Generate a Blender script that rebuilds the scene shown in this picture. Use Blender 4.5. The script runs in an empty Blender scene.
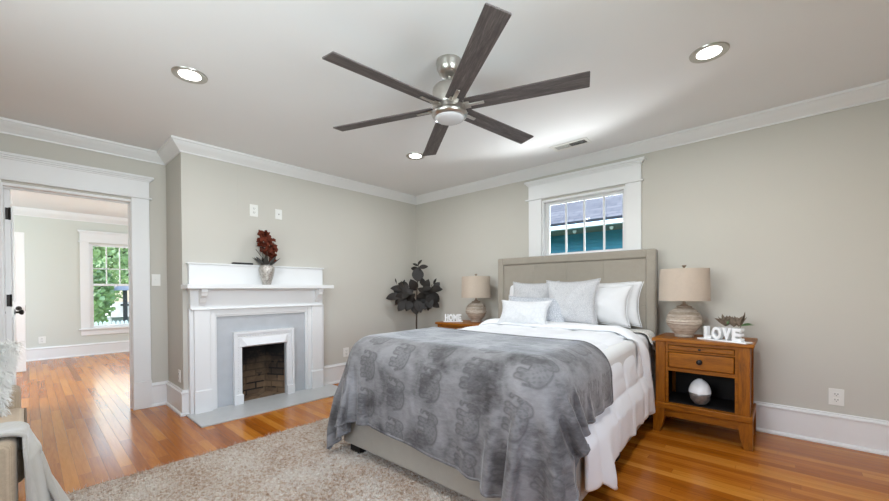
import bpy, bmesh, math, random
import numpy as np
from mathutils import Vector, Matrix

random.seed(7)
RNG = np.random.default_rng(7)
SC = bpy.context.scene
COL = SC.collection
PI = math.pi

# ------------------------------------------------------------------ camera
EYE = Vector((0, 0, 1.13))
YAW, PITCH, ROLL = 0.7334589, -0.0091030, -0.0056265
fw = Vector((-math.sin(YAW) * math.cos(PITCH), math.cos(YAW) * math.cos(PITCH), math.sin(PITCH)))
rt0 = Vector((math.cos(YAW), math.sin(YAW), 0))
up0 = rt0.cross(fw)
rt = rt0 * math.cos(ROLL) + up0 * math.sin(ROLL)
up = -rt0 * math.sin(ROLL) + up0 * math.cos(ROLL)
cd = bpy.data.cameras.new('camera')
cd.sensor_width = 36
cd.lens = 375.24258 * 36 / 889
cd.shift_y = 42.456 / 889
cd.clip_start = 0.05
cd.clip_end = 300
cam = bpy.data.objects.new('camera', cd)
COL.objects.link(cam)
m = Matrix((rt, up, -fw)).transposed().to_4x4()
m.translation = EYE
cam.matrix_world = m
SC.camera = cam

# ------------------------------------------------------------------ exposure, sky, daylight
SC.view_settings.view_transform = 'Standard'
SC.view_settings.look = 'None'
SC.view_settings.gamma = 1
SC.view_settings.use_curve_mapping = False
SC.view_settings.exposure = 0.0

w = bpy.data.worlds.new('sky')
SC.world = w
w.use_nodes = True
wn = w.node_tree
bg = wn.nodes['Background']
sky = wn.nodes.new('ShaderNodeTexSky')
sky.sky_type = 'NISHITA'
sky.sun_disc = False
sky.sun_elevation = math.radians(50)
sky.sun_rotation = math.radians(200)
sky.air_density = 1.0
sky.dust_density = 2.0
wn.links.new(sky.outputs[0], bg.inputs[0])
bg.inputs[1].default_value = 0.85


def area_light(name, loc, direction, sx, sy, power, color=(1, 1, 1), shape='RECTANGLE', spread=PI):
    l = bpy.data.lights.new(name, 'AREA')
    l.shape = shape
    l.size, l.size_y = sx, sy
    l.energy = power
    l.color = color
    l.spread = spread
    o = bpy.data.objects.new(name, l)
    COL.objects.link(o)
    o.location = loc
    o.rotation_euler = Vector(direction).to_track_quat('-Z', 'Y').to_euler()
    return o


# daylight through windows, unseen ones behind the camera; hall and ceiling fills are added
area_light('daylight_right_window', (1.10, 0.75, 1.50), (-1, 0, 0.15), 1.5, 1.3, 20, (0.84, 0.92, 1.0), spread=math.radians(85))
area_light('daylight_rear_window', (-1.2, -1.16, 1.55), (0, 1, 0.55), 1.9, 1.3, 30, (0.80, 0.91, 1.0), spread=math.radians(140))
area_light('bed_window_ceiling_fill', (-1.565, 4.32, 1.16), (0, -1, 1.0), 0.85, 0.35, 46, (0.94, 0.98, 1.0), spread=math.radians(150))  # added lamp hidden below the sill, aimed up to brighten the ceiling
area_light('hall_side_fill', (-6.9, -2.56, 1.50), (0, 1, 0.25), 2.2, 1.6, 92, (0.77, 0.90, 1.0))  # added fill outside an unseen side opening, brightens the hall
area_light('hall_side_fill', (-6.9, 4.06, 1.50), (0, -1, 0.25), 2.2, 1.6, 68, (0.77, 0.90, 1.0))  # second added hall fill on the opposite side, also out of view
area_light('daylight_far_window', (-9.45, 1.20, 1.25), (1, 0, 0), 0.95, 1.4, 12, (0.95, 1.0, 1.0))


# ================================================================== materials
def s2l(c):
    c = c / 255.0
    return c / 12.92 if c <= 0.04045 else ((c + 0.055) / 1.055) ** 2.4


def rgb(r, g, b):
    return (s2l(r), s2l(g), s2l(b), 1.0)


class NT:
    """small helper for writing node trees"""

    def __init__(self, name):
        self.m = bpy.data.materials.new(name)
        self.m.use_nodes = True
        self.t = self.m.node_tree
        self.b = self.t.nodes['Principled BSDF']

    def n(self, typ, **kw):
        x = self.t.nodes.new(typ)
        for k, v in kw.items():
            setattr(x, k, v)
        return x

    def put(self, sock, v):
        if hasattr(v, 'node'):
            self.t.links.new(v, sock)
        else:
            sock.default_value = v

    def math(self, op, a, b=0.0, c=None):
        x = self.n('ShaderNodeMath', operation=op)
        self.put(x.inputs[0], a)
        self.put(x.inputs[1], b)
        if c is not None:
            self.put(x.inputs[2], c)
        return x.outputs[0]

    def coord(self, scale=(1, 1, 1), kind='Object', rot=(0, 0, 0)):
        tc = self.n('ShaderNodeTexCoord')
        mp = self.n('ShaderNodeMapping')
        mp.inputs['Scale'].default_value = scale
        mp.inputs['Rotation'].default_value = rot
        self.t.links.new(tc.outputs[kind], mp.inputs[0])
        return mp.outputs[0]

    def noise(self, vec, scale, detail=4, rough=0.55, dist=0.0, out=0):
        x = self.n('ShaderNodeTexNoise')
        self.put(x.inputs['Vector'], vec)
        x.inputs['Scale'].default_value = scale
        x.inputs['Detail'].default_value = detail
        x.inputs['Roughness'].default_value = rough
        x.inputs['Distortion'].default_value = dist
        return x.outputs[out]

    def ramp(self, fac, stops):
        x = self.n('ShaderNodeValToRGB')
        e = x.color_ramp.elements
        while len(e) > 1:
            e.remove(e[-1])
        e[0].position, e[0].color = stops[0]
        for p, c in stops[1:]:
            q = e.new(p)
            q.color = c
        self.put(x.inputs[0], fac)
        return x.outputs[0]

    def mix(self, fac, a, b, mode='MIX'):
        x = self.n('ShaderNodeMix', data_type='RGBA', blend_type=mode)
        self.put(x.inputs[0], fac)
        self.put(x.inputs[6], a)
        self.put(x.inputs[7], b)
        return x.outputs[2]

    def bump(self, h, strength=0.3, dist=0.01):
        x = self.n('ShaderNodeBump')
        x.inputs['Strength'].default_value = strength
        x.inputs['Distance'].default_value = dist
        self.put(x.inputs['Height'], h)
        self.t.links.new(x.outputs[0], self.b.inputs['Normal'])

    def set(self, **kw):
        for k, v in kw.items():
            self.put(self.b.inputs[k.replace('_', ' ')], v)
        return self


def plain(name, col, rough=0.5, metal=0.0, var=0.06, vscale=6, bump=0.0, bscale=200, spec=0.5, **kw):
    t = NT(name)
    v = t.coord()
    nz = t.noise(v, vscale)
    dark = tuple(c * (1 - var) for c in col[:3]) + (1,)
    lite = tuple(min(1, c * (1 + var)) for c in col[:3]) + (1,)
    t.set(Base_Color=t.ramp(nz, [(0.3, dark), (0.7, lite)]), Roughness=rough, Metallic=metal)
    t.b.inputs['Specular IOR Level'].default_value = spec
    if bump:
        t.bump(t.noise(v, bscale, 3), bump, 0.004)
    for k, x in kw.items():
        t.b.inputs[k.replace('_', ' ')].default_value = x
    return t.m


def fabric(name, col, rough=0.9, var=0.1, weave=900, bump=0.35, sheen=0.2, vscale=30):
    t = NT(name)
    v = t.coord()
    a = t.noise(v, vscale, 5, 0.7)
    w1 = t.n('ShaderNodeTexWave', bands_direction='X')
    w2 = t.n('ShaderNodeTexWave', bands_direction='Z')
    for q in (w1, w2):
        t.put(q.inputs['Vector'], v)
        q.inputs['Scale'].default_value = weave / 6.28
        q.inputs['Distortion'].default_value = 1.5
        q.inputs['Detail Scale'].default_value = 3
    h = t.math('ADD', w1.outputs['Fac'], w2.outputs['Fac'])
    f = t.math('ADD', t.math('MULTIPLY', h, 0.25), t.math('MULTIPLY', a, 0.6))
    dark = tuple(c * (1 - var * 1.6) for c in col[:3]) + (1,)
    lite = tuple(min(1, c * (1 + var)) for c in col[:3]) + (1,)
    t.set(Base_Color=t.ramp(f, [(0.25, dark), (0.8, lite)]), Roughness=rough)
    t.b.inputs['Sheen Weight'].default_value = sheen
    t.b.inputs['Specular IOR Level'].default_value = 0.2
    t.bump(f, bump, 0.002)
    return t.m


def floor_mat():
    t = NT('oak_strip_floor')
    tc = t.n('ShaderNodeTexCoord')
    sp = t.n('ShaderNodeSeparateXYZ')
    t.t.links.new(tc.outputs['Object'], sp.inputs[0])
    X, Y = sp.outputs[0], sp.outputs[1]
    WD, LN = 0.064, 1.15
    yy = t.math('DIVIDE', Y, WD)
    row = t.math('FLOOR', yy)
    fy = t.math('FRACT', yy)
    wr = t.n('ShaderNodeTexWhiteNoise', noise_dimensions='1D')
    t.put(wr.inputs['W'], row)
    xx = t.math('ADD', t.math('DIVIDE', X, LN), t.math('MULTIPLY', wr.outputs[0], 7.3))
    cell = t.math('FLOOR', xx)
    fx = t.math('FRACT', xx)
    cb = t.n('ShaderNodeCombineXYZ')
    t.put(cb.inputs[0], cell)
    t.put(cb.inputs[1], row)
    wp = t.n('ShaderNodeTexWhiteNoise', noise_dimensions='2D')
    t.t.links.new(cb.outputs[0], wp.inputs['Vector'])
    pid = wp.outputs[0]
    # grain stretched along the strip, shifted for every strip
    gv = t.n('ShaderNodeCombineXYZ')
    t.put(gv.inputs[0], t.math('ADD', t.math('MULTIPLY', X, 1.6), t.math('MULTIPLY', pid, 37.0)))
    t.put(gv.inputs[1], t.math('MULTIPLY', Y, 26.0))
    t.put(gv.inputs[2], t.math('MULTIPLY', pid, 11.0))
    g1 = t.noise(gv.outputs[0], 1.6, 6, 0.6, 1.2)
    g2 = t.noise(gv.outputs[0], 9.0, 4, 0.6, 0.6)
    f = t.math('ADD', t.math('MULTIPLY', g1, 0.55), t.math('ADD', t.math('MULTIPLY', g2, 0.2), t.math('MULTIPLY', pid, 0.42)))
    col = t.ramp(f, [(0.22, rgb(126, 66, 10)), (0.45, rgb(166, 92, 20)), (0.62, rgb(186, 112, 32)), (0.85, rgb(206, 136, 54))])
    # joints
    e1 = t.math('LESS_THAN', fy, 0.022)
    e2 = t.math('LESS_THAN', fx, 0.0016)
    e = t.math('MAXIMUM', e1, e2)
    col = t.mix(t.math('MULTIPLY', e, 0.6), col, rgb(84, 44, 16))
    t.set(Base_Color=col, Roughness=t.math('ADD', 0.16, t.math('MULTIPLY', g2, 0.12)))
    t.b.inputs['Specular IOR Level'].default_value = 0.38
    h = t.math('SUBTRACT', t.math('MULTIPLY', g2, 0.15), e)
    t.bump(h, 0.12, 0.002)
    return t.m


def wood(name, c0, c1, c2, scale=(3, 3, 24), rough=0.4, coat=0.2, spec=0.3):
    """grain along the axis with the smallest scale"""
    t = NT(name)
    v = t.coord(scale)
    g1 = t.noise(v, 1.6, 6, 0.6, 1.0)
    g2 = t.noise(v, 8, 4, 0.6, 0.4)
    f = t.math('ADD', t.math('MULTIPLY', g1, 0.7), t.math('MULTIPLY', g2, 0.3))
    t.set(Base_Color=t.ramp(f, [(0.3, c0), (0.5, c1), (0.72, c2)]), Roughness=rough)
    t.b.inputs['Coat Weight'].default_value = coat
    t.b.inputs['Specular IOR Level'].default_value = spec
    t.b.inputs['Coat Roughness'].default_value = 0.25
    t.bump(g2, 0.08, 0.002)
    return t.m


def brick_mat():
    t = NT('dark_top_firebrick')
    v = t.coord((1, 1, 1))
    sp = t.n('ShaderNodeSeparateXYZ')
    t.t.links.new(v, sp.inputs[0])
    cb = t.n('ShaderNodeCombineXYZ')
    t.put(cb.inputs[0], t.math('ADD', sp.outputs[0], sp.outputs[1]))
    t.put(cb.inputs[1], sp.outputs[2])
    br = t.n('ShaderNodeTexBrick')
    t.t.links.new(cb.outputs[0], br.inputs['Vector'])
    br.inputs['Scale'].default_value = 1
    br.inputs['Brick Width'].default_value = 0.2
    br.inputs['Row Height'].default_value = 0.07
    br.inputs['Mortar Size'].default_value = 0.008
    br.inputs['Color1'].default_value = rgb(140, 112, 86)
    br.inputs['Color2'].default_value = rgb(84, 70, 58)
    br.inputs['Mortar'].default_value = rgb(44, 38, 33)
    nz = t.noise(v, 9, 6, 0.7)
    # brick darkens towards the upper courses, broken up by noise
    upper_dark = t.math('SUBTRACT', t.math('ADD', t.math('MULTIPLY', sp.outputs[2], 2.6), t.math('MULTIPLY', nz, 0.9)), 0.66)
    col = t.mix(t.n('ShaderNodeClamp').outputs[0], br.outputs['Color'], rgb(18, 16, 15))
    cl = t.t.nodes[-1] if False else None
    mx = col.node
    cp = [n for n in t.t.nodes if n.bl_idname == 'ShaderNodeClamp'][0]
    t.put(cp.inputs[0], upper_dark)
    tan = t.math('MULTIPLY', t.math('GREATER_THAN', t.noise(v, 5, 2), 0.52), 0.4)
    t.put(mx.inputs[6], t.mix(tan, br.outputs['Color'], rgb(150, 122, 92)))
    t.set(Base_Color=col, Roughness=0.95)
    t.bump(t.math('SUBTRACT', t.math('MULTIPLY', nz, 0.5), br.outputs['Fac']), 0.6, 0.01)
    return t.m


M = {}
M['wall'] = plain('greige_wall_paint', rgb(203, 199, 190), 0.75, var=0.012, vscale=1.5, bump=0.05, bscale=300)
M['hallwall'] = plain('pale_grey_wall_paint', rgb(212, 213, 205), 0.75, var=0.012, vscale=1.5, bump=0.05, bscale=300)
M['ceil'] = plain('ceiling_paint', rgb(238, 238, 238), 0.85, var=0.01, vscale=1.2, bump=0.04, bscale=250)
M['trim'] = plain('white_trim_paint', rgb(236, 236, 236), 0.38, var=0.012, vscale=3)
M['floor'] = floor_mat()
M['slate'] = plain('grey_painted_slate', rgb(190, 193, 197), 0.5, var=0.05, vscale=8, bump=0.08, bscale=60)
M['hearth'] = plain('grey_hearth_paint', rgb(196, 197, 197), 0.35, var=0.04, vscale=6, bump=0.05, bscale=60)
M['iron'] = plain('white_cast_iron_paint', rgb(236, 236, 237), 0.4, var=0.015, vscale=20, bump=0.1, bscale=60)
M['brick'] = brick_mat()
M['plastic'] = plain('white_plastic', rgb(236, 235, 230), 0.35, var=0.01)
M['slot'] = plain('dark_slot', rgb(40, 38, 36), 0.6)
M['black'] = plain('black_plastic', rgb(28, 28, 29), 0.4)
M['bronze'] = plain('dark_bronze', rgb(46, 42, 40), 0.35, 0.8)
M['nickel'] = plain('brushed_nickel', rgb(190, 186, 180), 0.28, 1.0, var=0.05, vscale=40)
def hammered_metal():
    t = NT('hammered_silver')
    vo = t.n('ShaderNodeTexVoronoi', feature='F1')
    t.put(vo.inputs['Vector'], t.coord())
    vo.inputs['Scale'].default_value = 75
    t.set(Base_Color=t.ramp(vo.outputs['Distance'], [(0.1, rgb(222, 218, 212)), (0.8, rgb(168, 160, 152))]), Metallic=0.7, Roughness=0.32)
    t.bump(vo.outputs['Distance'], 0.6, 0.006)
    return t.m


M['silver'] = hammered_metal()


def emissive(name, col, strength):
    t = NT(name)
    t.set(Base_Color=(0.9, 0.9, 0.9, 1), Emission_Color=col, Emission_Strength=strength)
    return t.m


M['led'] = emissive('led_diffuser', (1.0, 0.97, 0.92, 1), 9.0)
M['opal'] = plain('opal_glass', rgb(214, 214, 216), 0.25, var=0.0)


def blade_mat():
    t = NT('weathered_grey_oak_blade')
    v = t.coord((2.2, 22, 22))
    g1 = t.noise(v, 2.0, 7, 0.65, 0.8)
    g2 = t.noise(v, 9, 4, 0.7)
    f = t.math('ADD', t.math('MULTIPLY', g1, 0.65), t.math('MULTIPLY', g2, 0.35))
    t.set(Base_Color=t.ramp(f, [(0.3, rgb(58, 52, 52)), (0.5, rgb(86, 79, 78)), (0.7, rgb(122, 114, 112))]), Roughness=0.55)
    t.bump(f, 0.15, 0.003)
    return t.m


M['blade'] = blade_mat()
M['night'] = wood('honey_oak', rgb(100, 54, 3), rgb(146, 84, 6), rgb(174, 108, 16), (3, 22, 22), 0.42, 0.04)
M['nightv'] = wood('honey_oak_upright', rgb(100, 54, 3), rgb(144, 82, 6), rgb(170, 104, 16), (22, 22, 3), 0.42, 0.04)
M['nightdark'] = plain('near_black_interior', rgb(20, 12, 8), 0.7)  # one near-black brown for the inside faces of the nightstand
M['linen_bed'] = fabric('taupe_linen', rgb(160, 152, 140), 0.9, 0.07, 700, 0.3, 0.25, 14)
M['shade'] = fabric('linen_lamp_shade', rgb(196, 180, 164), 0.9, 0.05, 700, 0.25, 0.1, 40)
M['white'] = plain('white_cotton', rgb(230, 230, 231), 0.9, var=0.015, vscale=8, bump=0.08, bscale=60, spec=0.2)
M['mattress'] = plain('mattress_ticking', rgb(232, 231, 228), 0.9, var=0.02)
M['foot'] = plain('black_bed_foot', rgb(24, 22, 20), 0.5)
M['ceramic_white'] = plain('white_gloss_ceramic', rgb(240, 240, 240), 0.2, var=0.0)


def duvet_mat():
    t = NT('white_quilted_cotton')
    v = t.coord()
    a = t.noise(v, 14, 4, 0.6, 0.4)
    b = t.noise(v, 4, 3, 0.5)
    t.set(Base_Color=rgb(242, 242, 243), Roughness=0.9)
    t.b.inputs['Specular IOR Level'].default_value = 0.2
    t.bump(t.math('ADD', t.math('MULTIPLY', a, 0.6), b), 0.28, 0.02)
    return t.m


M['duvet'] = duvet_mat()


def textured_pillow(name, col, col2, scale):
    t = NT(name)
    v = t.coord()
    vo = t.n('ShaderNodeTexVoronoi', feature='DISTANCE_TO_EDGE')
    t.put(vo.inputs['Vector'], v)
    vo.inputs['Scale'].default_value = scale
    f = t.math('MINIMUM', t.math('MULTIPLY', vo.outputs['Distance'], 6.0), 1.0)
    t.set(Base_Color=t.mix(f, col2, col), Roughness=0.8)
    t.b.inputs['Sheen Weight'].default_value = 0.2
    t.bump(f, 0.35, 0.004)
    return t.m


M['jacquard'] = textured_pillow('pale_grey_jacquard', rgb(212, 211, 212), rgb(186, 186, 189), 75)
M['silverpillow'] = textured_pillow('silver_grey_satin', rgb(208, 210, 215), rgb(168, 172, 180), 60)
M['sateen'] = textured_pillow('white_lattice_cotton', rgb(230, 230, 231), rgb(224, 224, 226), 26)
M['lace'] = textured_pillow('cream_lace', rgb(236, 233, 226), rgb(196, 190, 178), 90)


def blanket_mat():
    t = NT('grey_plush_with_elephants')
    v = t.coord()
    at = t.n('ShaderNodeAttribute', attribute_name='pattern')
    # brushed nap: patches where the pile lies the other way
    n1 = t.noise(v, 3.6, 3, 0.6, 0.5)
    n2 = t.noise(t.coord((1, 1, 2.5)), 24, 4, 0.7, 0.4)
    f = t.math('ADD', t.math('MULTIPLY', n1, 0.8), t.math('MULTIPLY', n2, 0.25))
    col = t.ramp(f, [(0.38, rgb(64, 60, 60)), (0.47, rgb(98, 95, 95)), (0.55, rgb(121, 118, 118)), (0.68, rgb(142, 139, 139))])
    col = t.mix(t.math('MULTIPLY', at.outputs['Fac'], 0.72), col, rgb(70, 67, 67))
    t.set(Base_Color=col, Roughness=0.75)
    t.b.inputs['Sheen Weight'].default_value = 0.45
    t.b.inputs['Sheen Roughness'].default_value = 0.35
    t.b.inputs['Sheen Tint'].default_value = (0.97, 0.98, 1.0, 1)
    t.b.inputs['Specular IOR Level'].default_value = 0.3
    h = t.math('SUBTRACT', t.math('ADD', t.math('MULTIPLY', n2, 0.6), t.math('MULTIPLY', t.noise(v, 160, 2), 0.25)), t.math('MULTIPLY', at.outputs['Fac'], 0.5))
    t.bump(h, 0.35, 0.006)
    return t.m


M['plush'] = blanket_mat()
M['throw'] = fabric('pale_grey_fleece', rgb(180, 174, 164), 0.95, 0.05, 500, 0.2, 0.5, 18)
M['sofa'] = fabric('beige_tweed', rgb(182, 162, 138), 0.95, 0.16, 620, 0.5, 0.2, 60)
M['seat'] = fabric('sand_upholstery', rgb(206, 184, 158), 0.95, 0.1, 620, 0.35, 0.2, 40)
M['piping'] = plain('brown_piping', rgb(120, 100, 82), 0.8)
M['fur'] = plain('white_long_fur', rgb(240, 238, 233), 0.85, var=0.04, vscale=30)


def rug_mat():
    t = NT('cream_and_rust_shag')
    v = t.coord()
    n1 = t.noise(v, 45, 4, 0.75, 0.5)
    n2 = t.noise(v, 4, 3, 0.5)
    f = t.math('ADD', t.math('MULTIPLY', n1, 0.85), t.math('MULTIPLY', n2, 0.25))
    t.set(Base_Color=t.ramp(f, [(0.36, rgb(118, 88, 68)), (0.46, rgb(170, 144, 122)), (0.55, rgb(196, 181, 166)), (0.7, rgb(216, 210, 202))]), Roughness=0.95)
    t.b.inputs['Sheen Weight'].default_value = 0.3
    t.b.inputs['Specular IOR Level'].default_value = 0.1
    return t.m


M['rug'] = rug_mat()


def lamp_mat():
    t = NT('whitewashed_ribbed_ceramic')
    v = t.coord((1, 1, 60))
    n1 = t.noise(v, 1.6, 4, 0.7, 0.6)
    n2 = t.noise(t.coord((30, 30, 90)), 1.0, 5, 0.7)
    f = t.math('ADD', t.math('MULTIPLY', n1, 0.6), t.math('MULTIPLY', n2, 0.4))
    t.set(Base_Color=t.ramp(f, [(0.34, rgb(128, 110, 96)), (0.47, rgb(176, 160, 144)), (0.6, rgb(206, 194, 180)), (0.72, rgb(226, 218, 206))]), Roughness=0.7)
    t.bump(f, 0.3, 0.004)
    return t.m


M['lamp'] = lamp_mat()
M['lampmetal'] = plain('antique_lamp_metal', rgb(150, 132, 116), 0.5, 0.4)
M['ficus'] = plain('dark_rubber_leaf', rgb(30, 23, 18), 0.55, var=0.3, vscale=8)
M['stem'] = plain('brown_stem', rgb(72, 58, 46), 0.7)
M['pot'] = plain('grey_planter', rgb(150, 146, 140), 0.6)
M['soil'] = plain('potting_soil', rgb(52, 40, 32), 0.95)
M['bloom'] = plain('rust_red_petal', rgb(100, 36, 8), 0.8, var=0.4, vscale=50)
M['darkleaf'] = plain('charcoal_green_leaf', rgb(62, 62, 58), 0.5, var=0.2)
M['succ'] = plain('dusty_brown_succulent', rgb(128, 112, 96), 0.7, var=0.35, vscale=40)
M['succgreen'] = plain('green_succulent', rgb(110, 150, 100), 0.5, var=0.2, vscale=40)
M['roofshingle'] = None


def shingle():
    t = NT('blue_grey_shingle')
    v = t.coord()
    br = t.n('ShaderNodeTexBrick')
    t.put(br.inputs['Vector'], v)
    br.inputs['Scale'].default_value = 1
    br.inputs['Brick Width'].default_value = 0.28
    br.inputs['Row Height'].default_value = 0.13
    br.inputs['Mortar Size'].default_value = 0.008
    br.inputs['Color1'].default_value = rgb(108, 111, 114)
    br.inputs['Color2'].default_value = rgb(90, 93, 97)
    br.inputs['Mortar'].default_value = rgb(60, 66, 76)
    t.set(Base_Color=br.outputs['Color'], Roughness=0.9)
    return t.m


M['roofshingle'] = shingle()
M['teal'] = plain('teal_lap_siding', rgb(60, 138, 158), 0.6, var=0.06)
M['soffit'] = plain('brown_soffit', rgb(120, 116, 108), 0.8)
M['fascia'] = plain('white_gutter', rgb(240, 242, 244), 0.5)
M['leaf'] = plain('bright_spring_leaf', rgb(164, 186, 134), 0.8, var=0.35, vscale=3)
M['bark'] = plain('tree_bark', rgb(96, 82, 70), 0.9)
M['grass'] = plain('lawn', rgb(120, 150, 90), 0.95, var=0.2)
M['greyhouse'] = plain('grey_porch_roof', rgb(150, 154, 160), 0.7)
M['porchpost'] = plain('dark_porch_post', rgb(70, 66, 68), 0.7)


def glass_mat(name, tint=(1, 1, 1, 1), rough=0.0):
    t = NT(name)
    t.set(Base_Color=tint, Roughness=rough)
    t.b.inputs['Transmission Weight'].default_value = 1.0
    t.b.inputs['IOR'].default_value = 1.45
    return t.m


def pane_mat():
    t = NT('window_glass')
    tr = t.n('ShaderNodeBsdfTransparent')
    gl = t.n('ShaderNodeBsdfGlossy')
    gl.inputs['Roughness'].default_value = 0.02
    fr = t.n('ShaderNodeFresnel')
    fr.inputs['IOR'].default_value = 1.25
    mx = t.n('ShaderNodeMixShader')
    t.t.links.new(fr.outputs[0], mx.inputs[0])
    t.t.links.new(tr.outputs[0], mx.inputs[1])
    t.t.links.new(gl.outputs[0], mx.inputs[2])
    out = [n for n in t.t.nodes if n.bl_idname == 'ShaderNodeOutputMaterial'][0]
    t.t.links.new(mx.outputs[0], out.inputs[0])
    return t.m


M['pane'] = pane_mat()
M['smoke'] = plain('silvered_vase_glass', rgb(150, 148, 146), 0.22, 0.6, var=0.25, vscale=40)


# ================================================================== geometry helpers
class G:
    def __init__(self):
        self.v, self.f = [], []

    def add(self, verts, faces):
        o = len(self.v)
        self.v.extend([tuple(map(float, p)) for p in verts])
        self.f.extend([tuple(int(i) + o for i in q) for q in faces])
        return self

    def box(self, x0, x1, y0, y1, z0, z1):
        x0, x1 = min(x0, x1), max(x0, x1)
        y0, y1 = min(y0, y1), max(y0, y1)
        z0, z1 = min(z0, z1), max(z0, z1)
        if len(self.v):  # never leave two faces of one mesh exactly in one plane
            e = 0.00022 * (1 + (len(self.f) // 6) % 6)
            x0, x1, y0, y1, z0, z1 = x0 - e, x1 + e, y0 - e, y1 + e, z0 - e, z1 + e
        v = [(x0, y0, z0), (x1, y0, z0), (x1, y1, z0), (x0, y1, z0), (x0, y0, z1), (x1, y0, z1), (x1, y1, z1), (x0, y1, z1)]
        return self.add(v, [(0, 3, 2, 1), (4, 5, 6, 7), (0, 1, 5, 4), (1, 2, 6, 5), (2, 3, 7, 6), (3, 0, 4, 7)])

    def hexa(self, bottom, top):
        """eight corner points, bottom and top rings counter-clockwise"""
        return self.add(list(bottom) + list(top), [(0, 3, 2, 1), (4, 5, 6, 7), (0, 1, 5, 4), (1, 2, 6, 5), (2, 3, 7, 6), (3, 0, 4, 7)])

    def prism(self, poly, fn0, fn1):
        """poly of 2D points; fn0 / fn1 place it in 3D at either end"""
        n = len(poly)
        v = [fn0(*p) for p in poly] + [fn1(*p) for p in poly]
        f = [tuple(range(n))[::-1], tuple(range(n, 2 * n))] + [(i, (i + 1) % n, n + (i + 1) % n, n + i) for i in range(n)]
        return self.add(v, f)

    def lathe(self, prof, c=(0, 0, 0), n=40, fn=None):
        v, f = [], []
        for r, z in prof:
            for k in range(n):
                a = 2 * PI * k / n
                p = (r * math.cos(a), r * math.sin(a), z)
                p = fn(*p) if fn else p
                v.append((c[0] + p[0], c[1] + p[1], c[2] + p[2]))
        for i in range(len(prof) - 1):
            for k in range(n):
                a, b = i * n + k, i * n + (k + 1) % n
                f.append((a, b, b + n, a + n))
        f.append(tuple(range(n))[::-1])
        f.append(tuple(range((len(prof) - 1) * n, len(prof) * n)))
        return self.add(v, f)

    def tube(self, path, rad, n=10, caps=True):
        path = [Vector(p) for p in path]
        if not hasattr(rad, '__len__'):
            rad = [rad] * len(path)
        v, f = [], []
        t0 = (path[1] - path[0]).normalized()
        ref = Vector((0, 0, 1)) if abs(t0.z) < 0.9 else Vector((1, 0, 0))
        x = t0.cross(ref).normalized()
        for i, p in enumerate(path):
            a = path[max(0, i - 1)]
            b = path[min(len(path) - 1, i + 1)]
            t = (b - a).normalized()
            x = (x - t * x.dot(t)).normalized()
            y = t.cross(x)
            for k in range(n):
                an = 2 * PI * k / n
                v.append(p + (x * math.cos(an) + y * math.sin(an)) * rad[i])
        for i in range(len(path) - 1):
            for k in range(n):
                a, b = i * n + k, i * n + (k + 1) % n
                f.append((a, b, b + n, a + n))
        if caps:
            f.append(tuple(range(n))[::-1])
            f.append(tuple(range((len(path) - 1) * n, len(path) * n)))
        return self.add(v, f)

    def grid(self, P, wrap=False):
        P = np.asarray(P)
        ny, nx = P.shape[:2]
        f = []
        for j in range(ny - 1):
            for i in range(nx if wrap else nx - 1):
                a, b = j * nx + i, j * nx + (i + 1) % nx
                f.append((a, b, b + nx, a + nx))
        return self.add(P.reshape(-1, 3), f)

    def leaf(self, base, direction, normal, length, width, bend=0.2, fold=0.15, n=6):
        d = Vector(direction).normalized()
        nn = Vector(normal)
        nn = (nn - d * nn.dot(d)).normalized()
        s = d.cross(nn)
        rows = []
        for i in range(n + 1):
            t = i / n
            wd = width * 0.5 * (math.sin(PI * min(1, t * 0.97 + 0.03)) ** 0.75)
            c = Vector(base) + d * (length * t) + nn * (-bend * length * t * t)
            rows.append([c - s * wd + nn * fold * wd, c, c + s * wd + nn * fold * wd])
        th = 0.0012
        A = np.array([[list(p) for p in r] for r in rows])
        self.grid(A)
        B = A - np.array(list(nn)) * th
        self.grid(B[:, ::-1])
        return self


def mesh_of(name, g, smooth=True, ang=35):
    me = bpy.data.meshes.new(name)
    me.from_pydata(g.v, [], g.f)
    me.validate()
    me.update()
    if smooth:
        me.polygons.foreach_set('use_smooth', [True] * len(me.polygons))
        me.set_sharp_from_angle(angle=math.radians(ang))
    return me


def obj(name, g, mat, parent=None, bevel=0.0, sub=0, solid=0.0, ang=35, seg=2, label=None, recalc=True):
    me = mesh_of(name, g, True, ang)
    if recalc:
        bm = bmesh.new()
        bm.from_mesh(me)
        bmesh.ops.recalc_face_normals(bm, faces=bm.faces)
        bm.to_mesh(me)
        bm.free()
    me.materials.append(mat)
    o = bpy.data.objects.new(name, me)
    COL.objects.link(o)
    if solid:
        q = o.modifiers.new('thick', 'SOLIDIFY')
        q.thickness = solid
        q.offset = 0
    if bevel:
        q = o.modifiers.new('bevel', 'BEVEL')
        q.width = bevel
        q.segments = seg
        q.limit_method = 'ANGLE'
        q.angle_limit = math.radians(40)
        q.harden_normals = False
    if sub:
        q = o.modifiers.new('sub', 'SUBSURF')
        q.levels = q.render_levels = sub
    if parent:
        adopt(o, parent)
    if label:
        o['label'] = label
    return o


def adopt(o, parent):
    o.parent = parent
    mw = Matrix.LocRotScale(parent.location, parent.rotation_euler, parent.scale)
    p = parent
    while p.parent:
        p = p.parent
        mw = Matrix.LocRotScale(p.location, p.rotation_euler, p.scale)
        break
    o.matrix_parent_inverse = mw.inverted() if parent.type == 'EMPTY' else Matrix.Identity(4)


def thing(name, label, cat, loc, group=None, rotz=0.0):
    o = bpy.data.objects.new(name, None)
    o.empty_display_size = 0.1
    COL.objects.link(o)
    o.location = loc
    o.rotation_euler = (0, 0, rotz)
    return tag(o, label, cat, group)


def tag(o, label, cat, group=None, kind=None):
    o['label'] = label
    o['category'] = cat
    if group:
        o['group'] = group
    if kind:
        o['kind'] = kind
    return o


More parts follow.
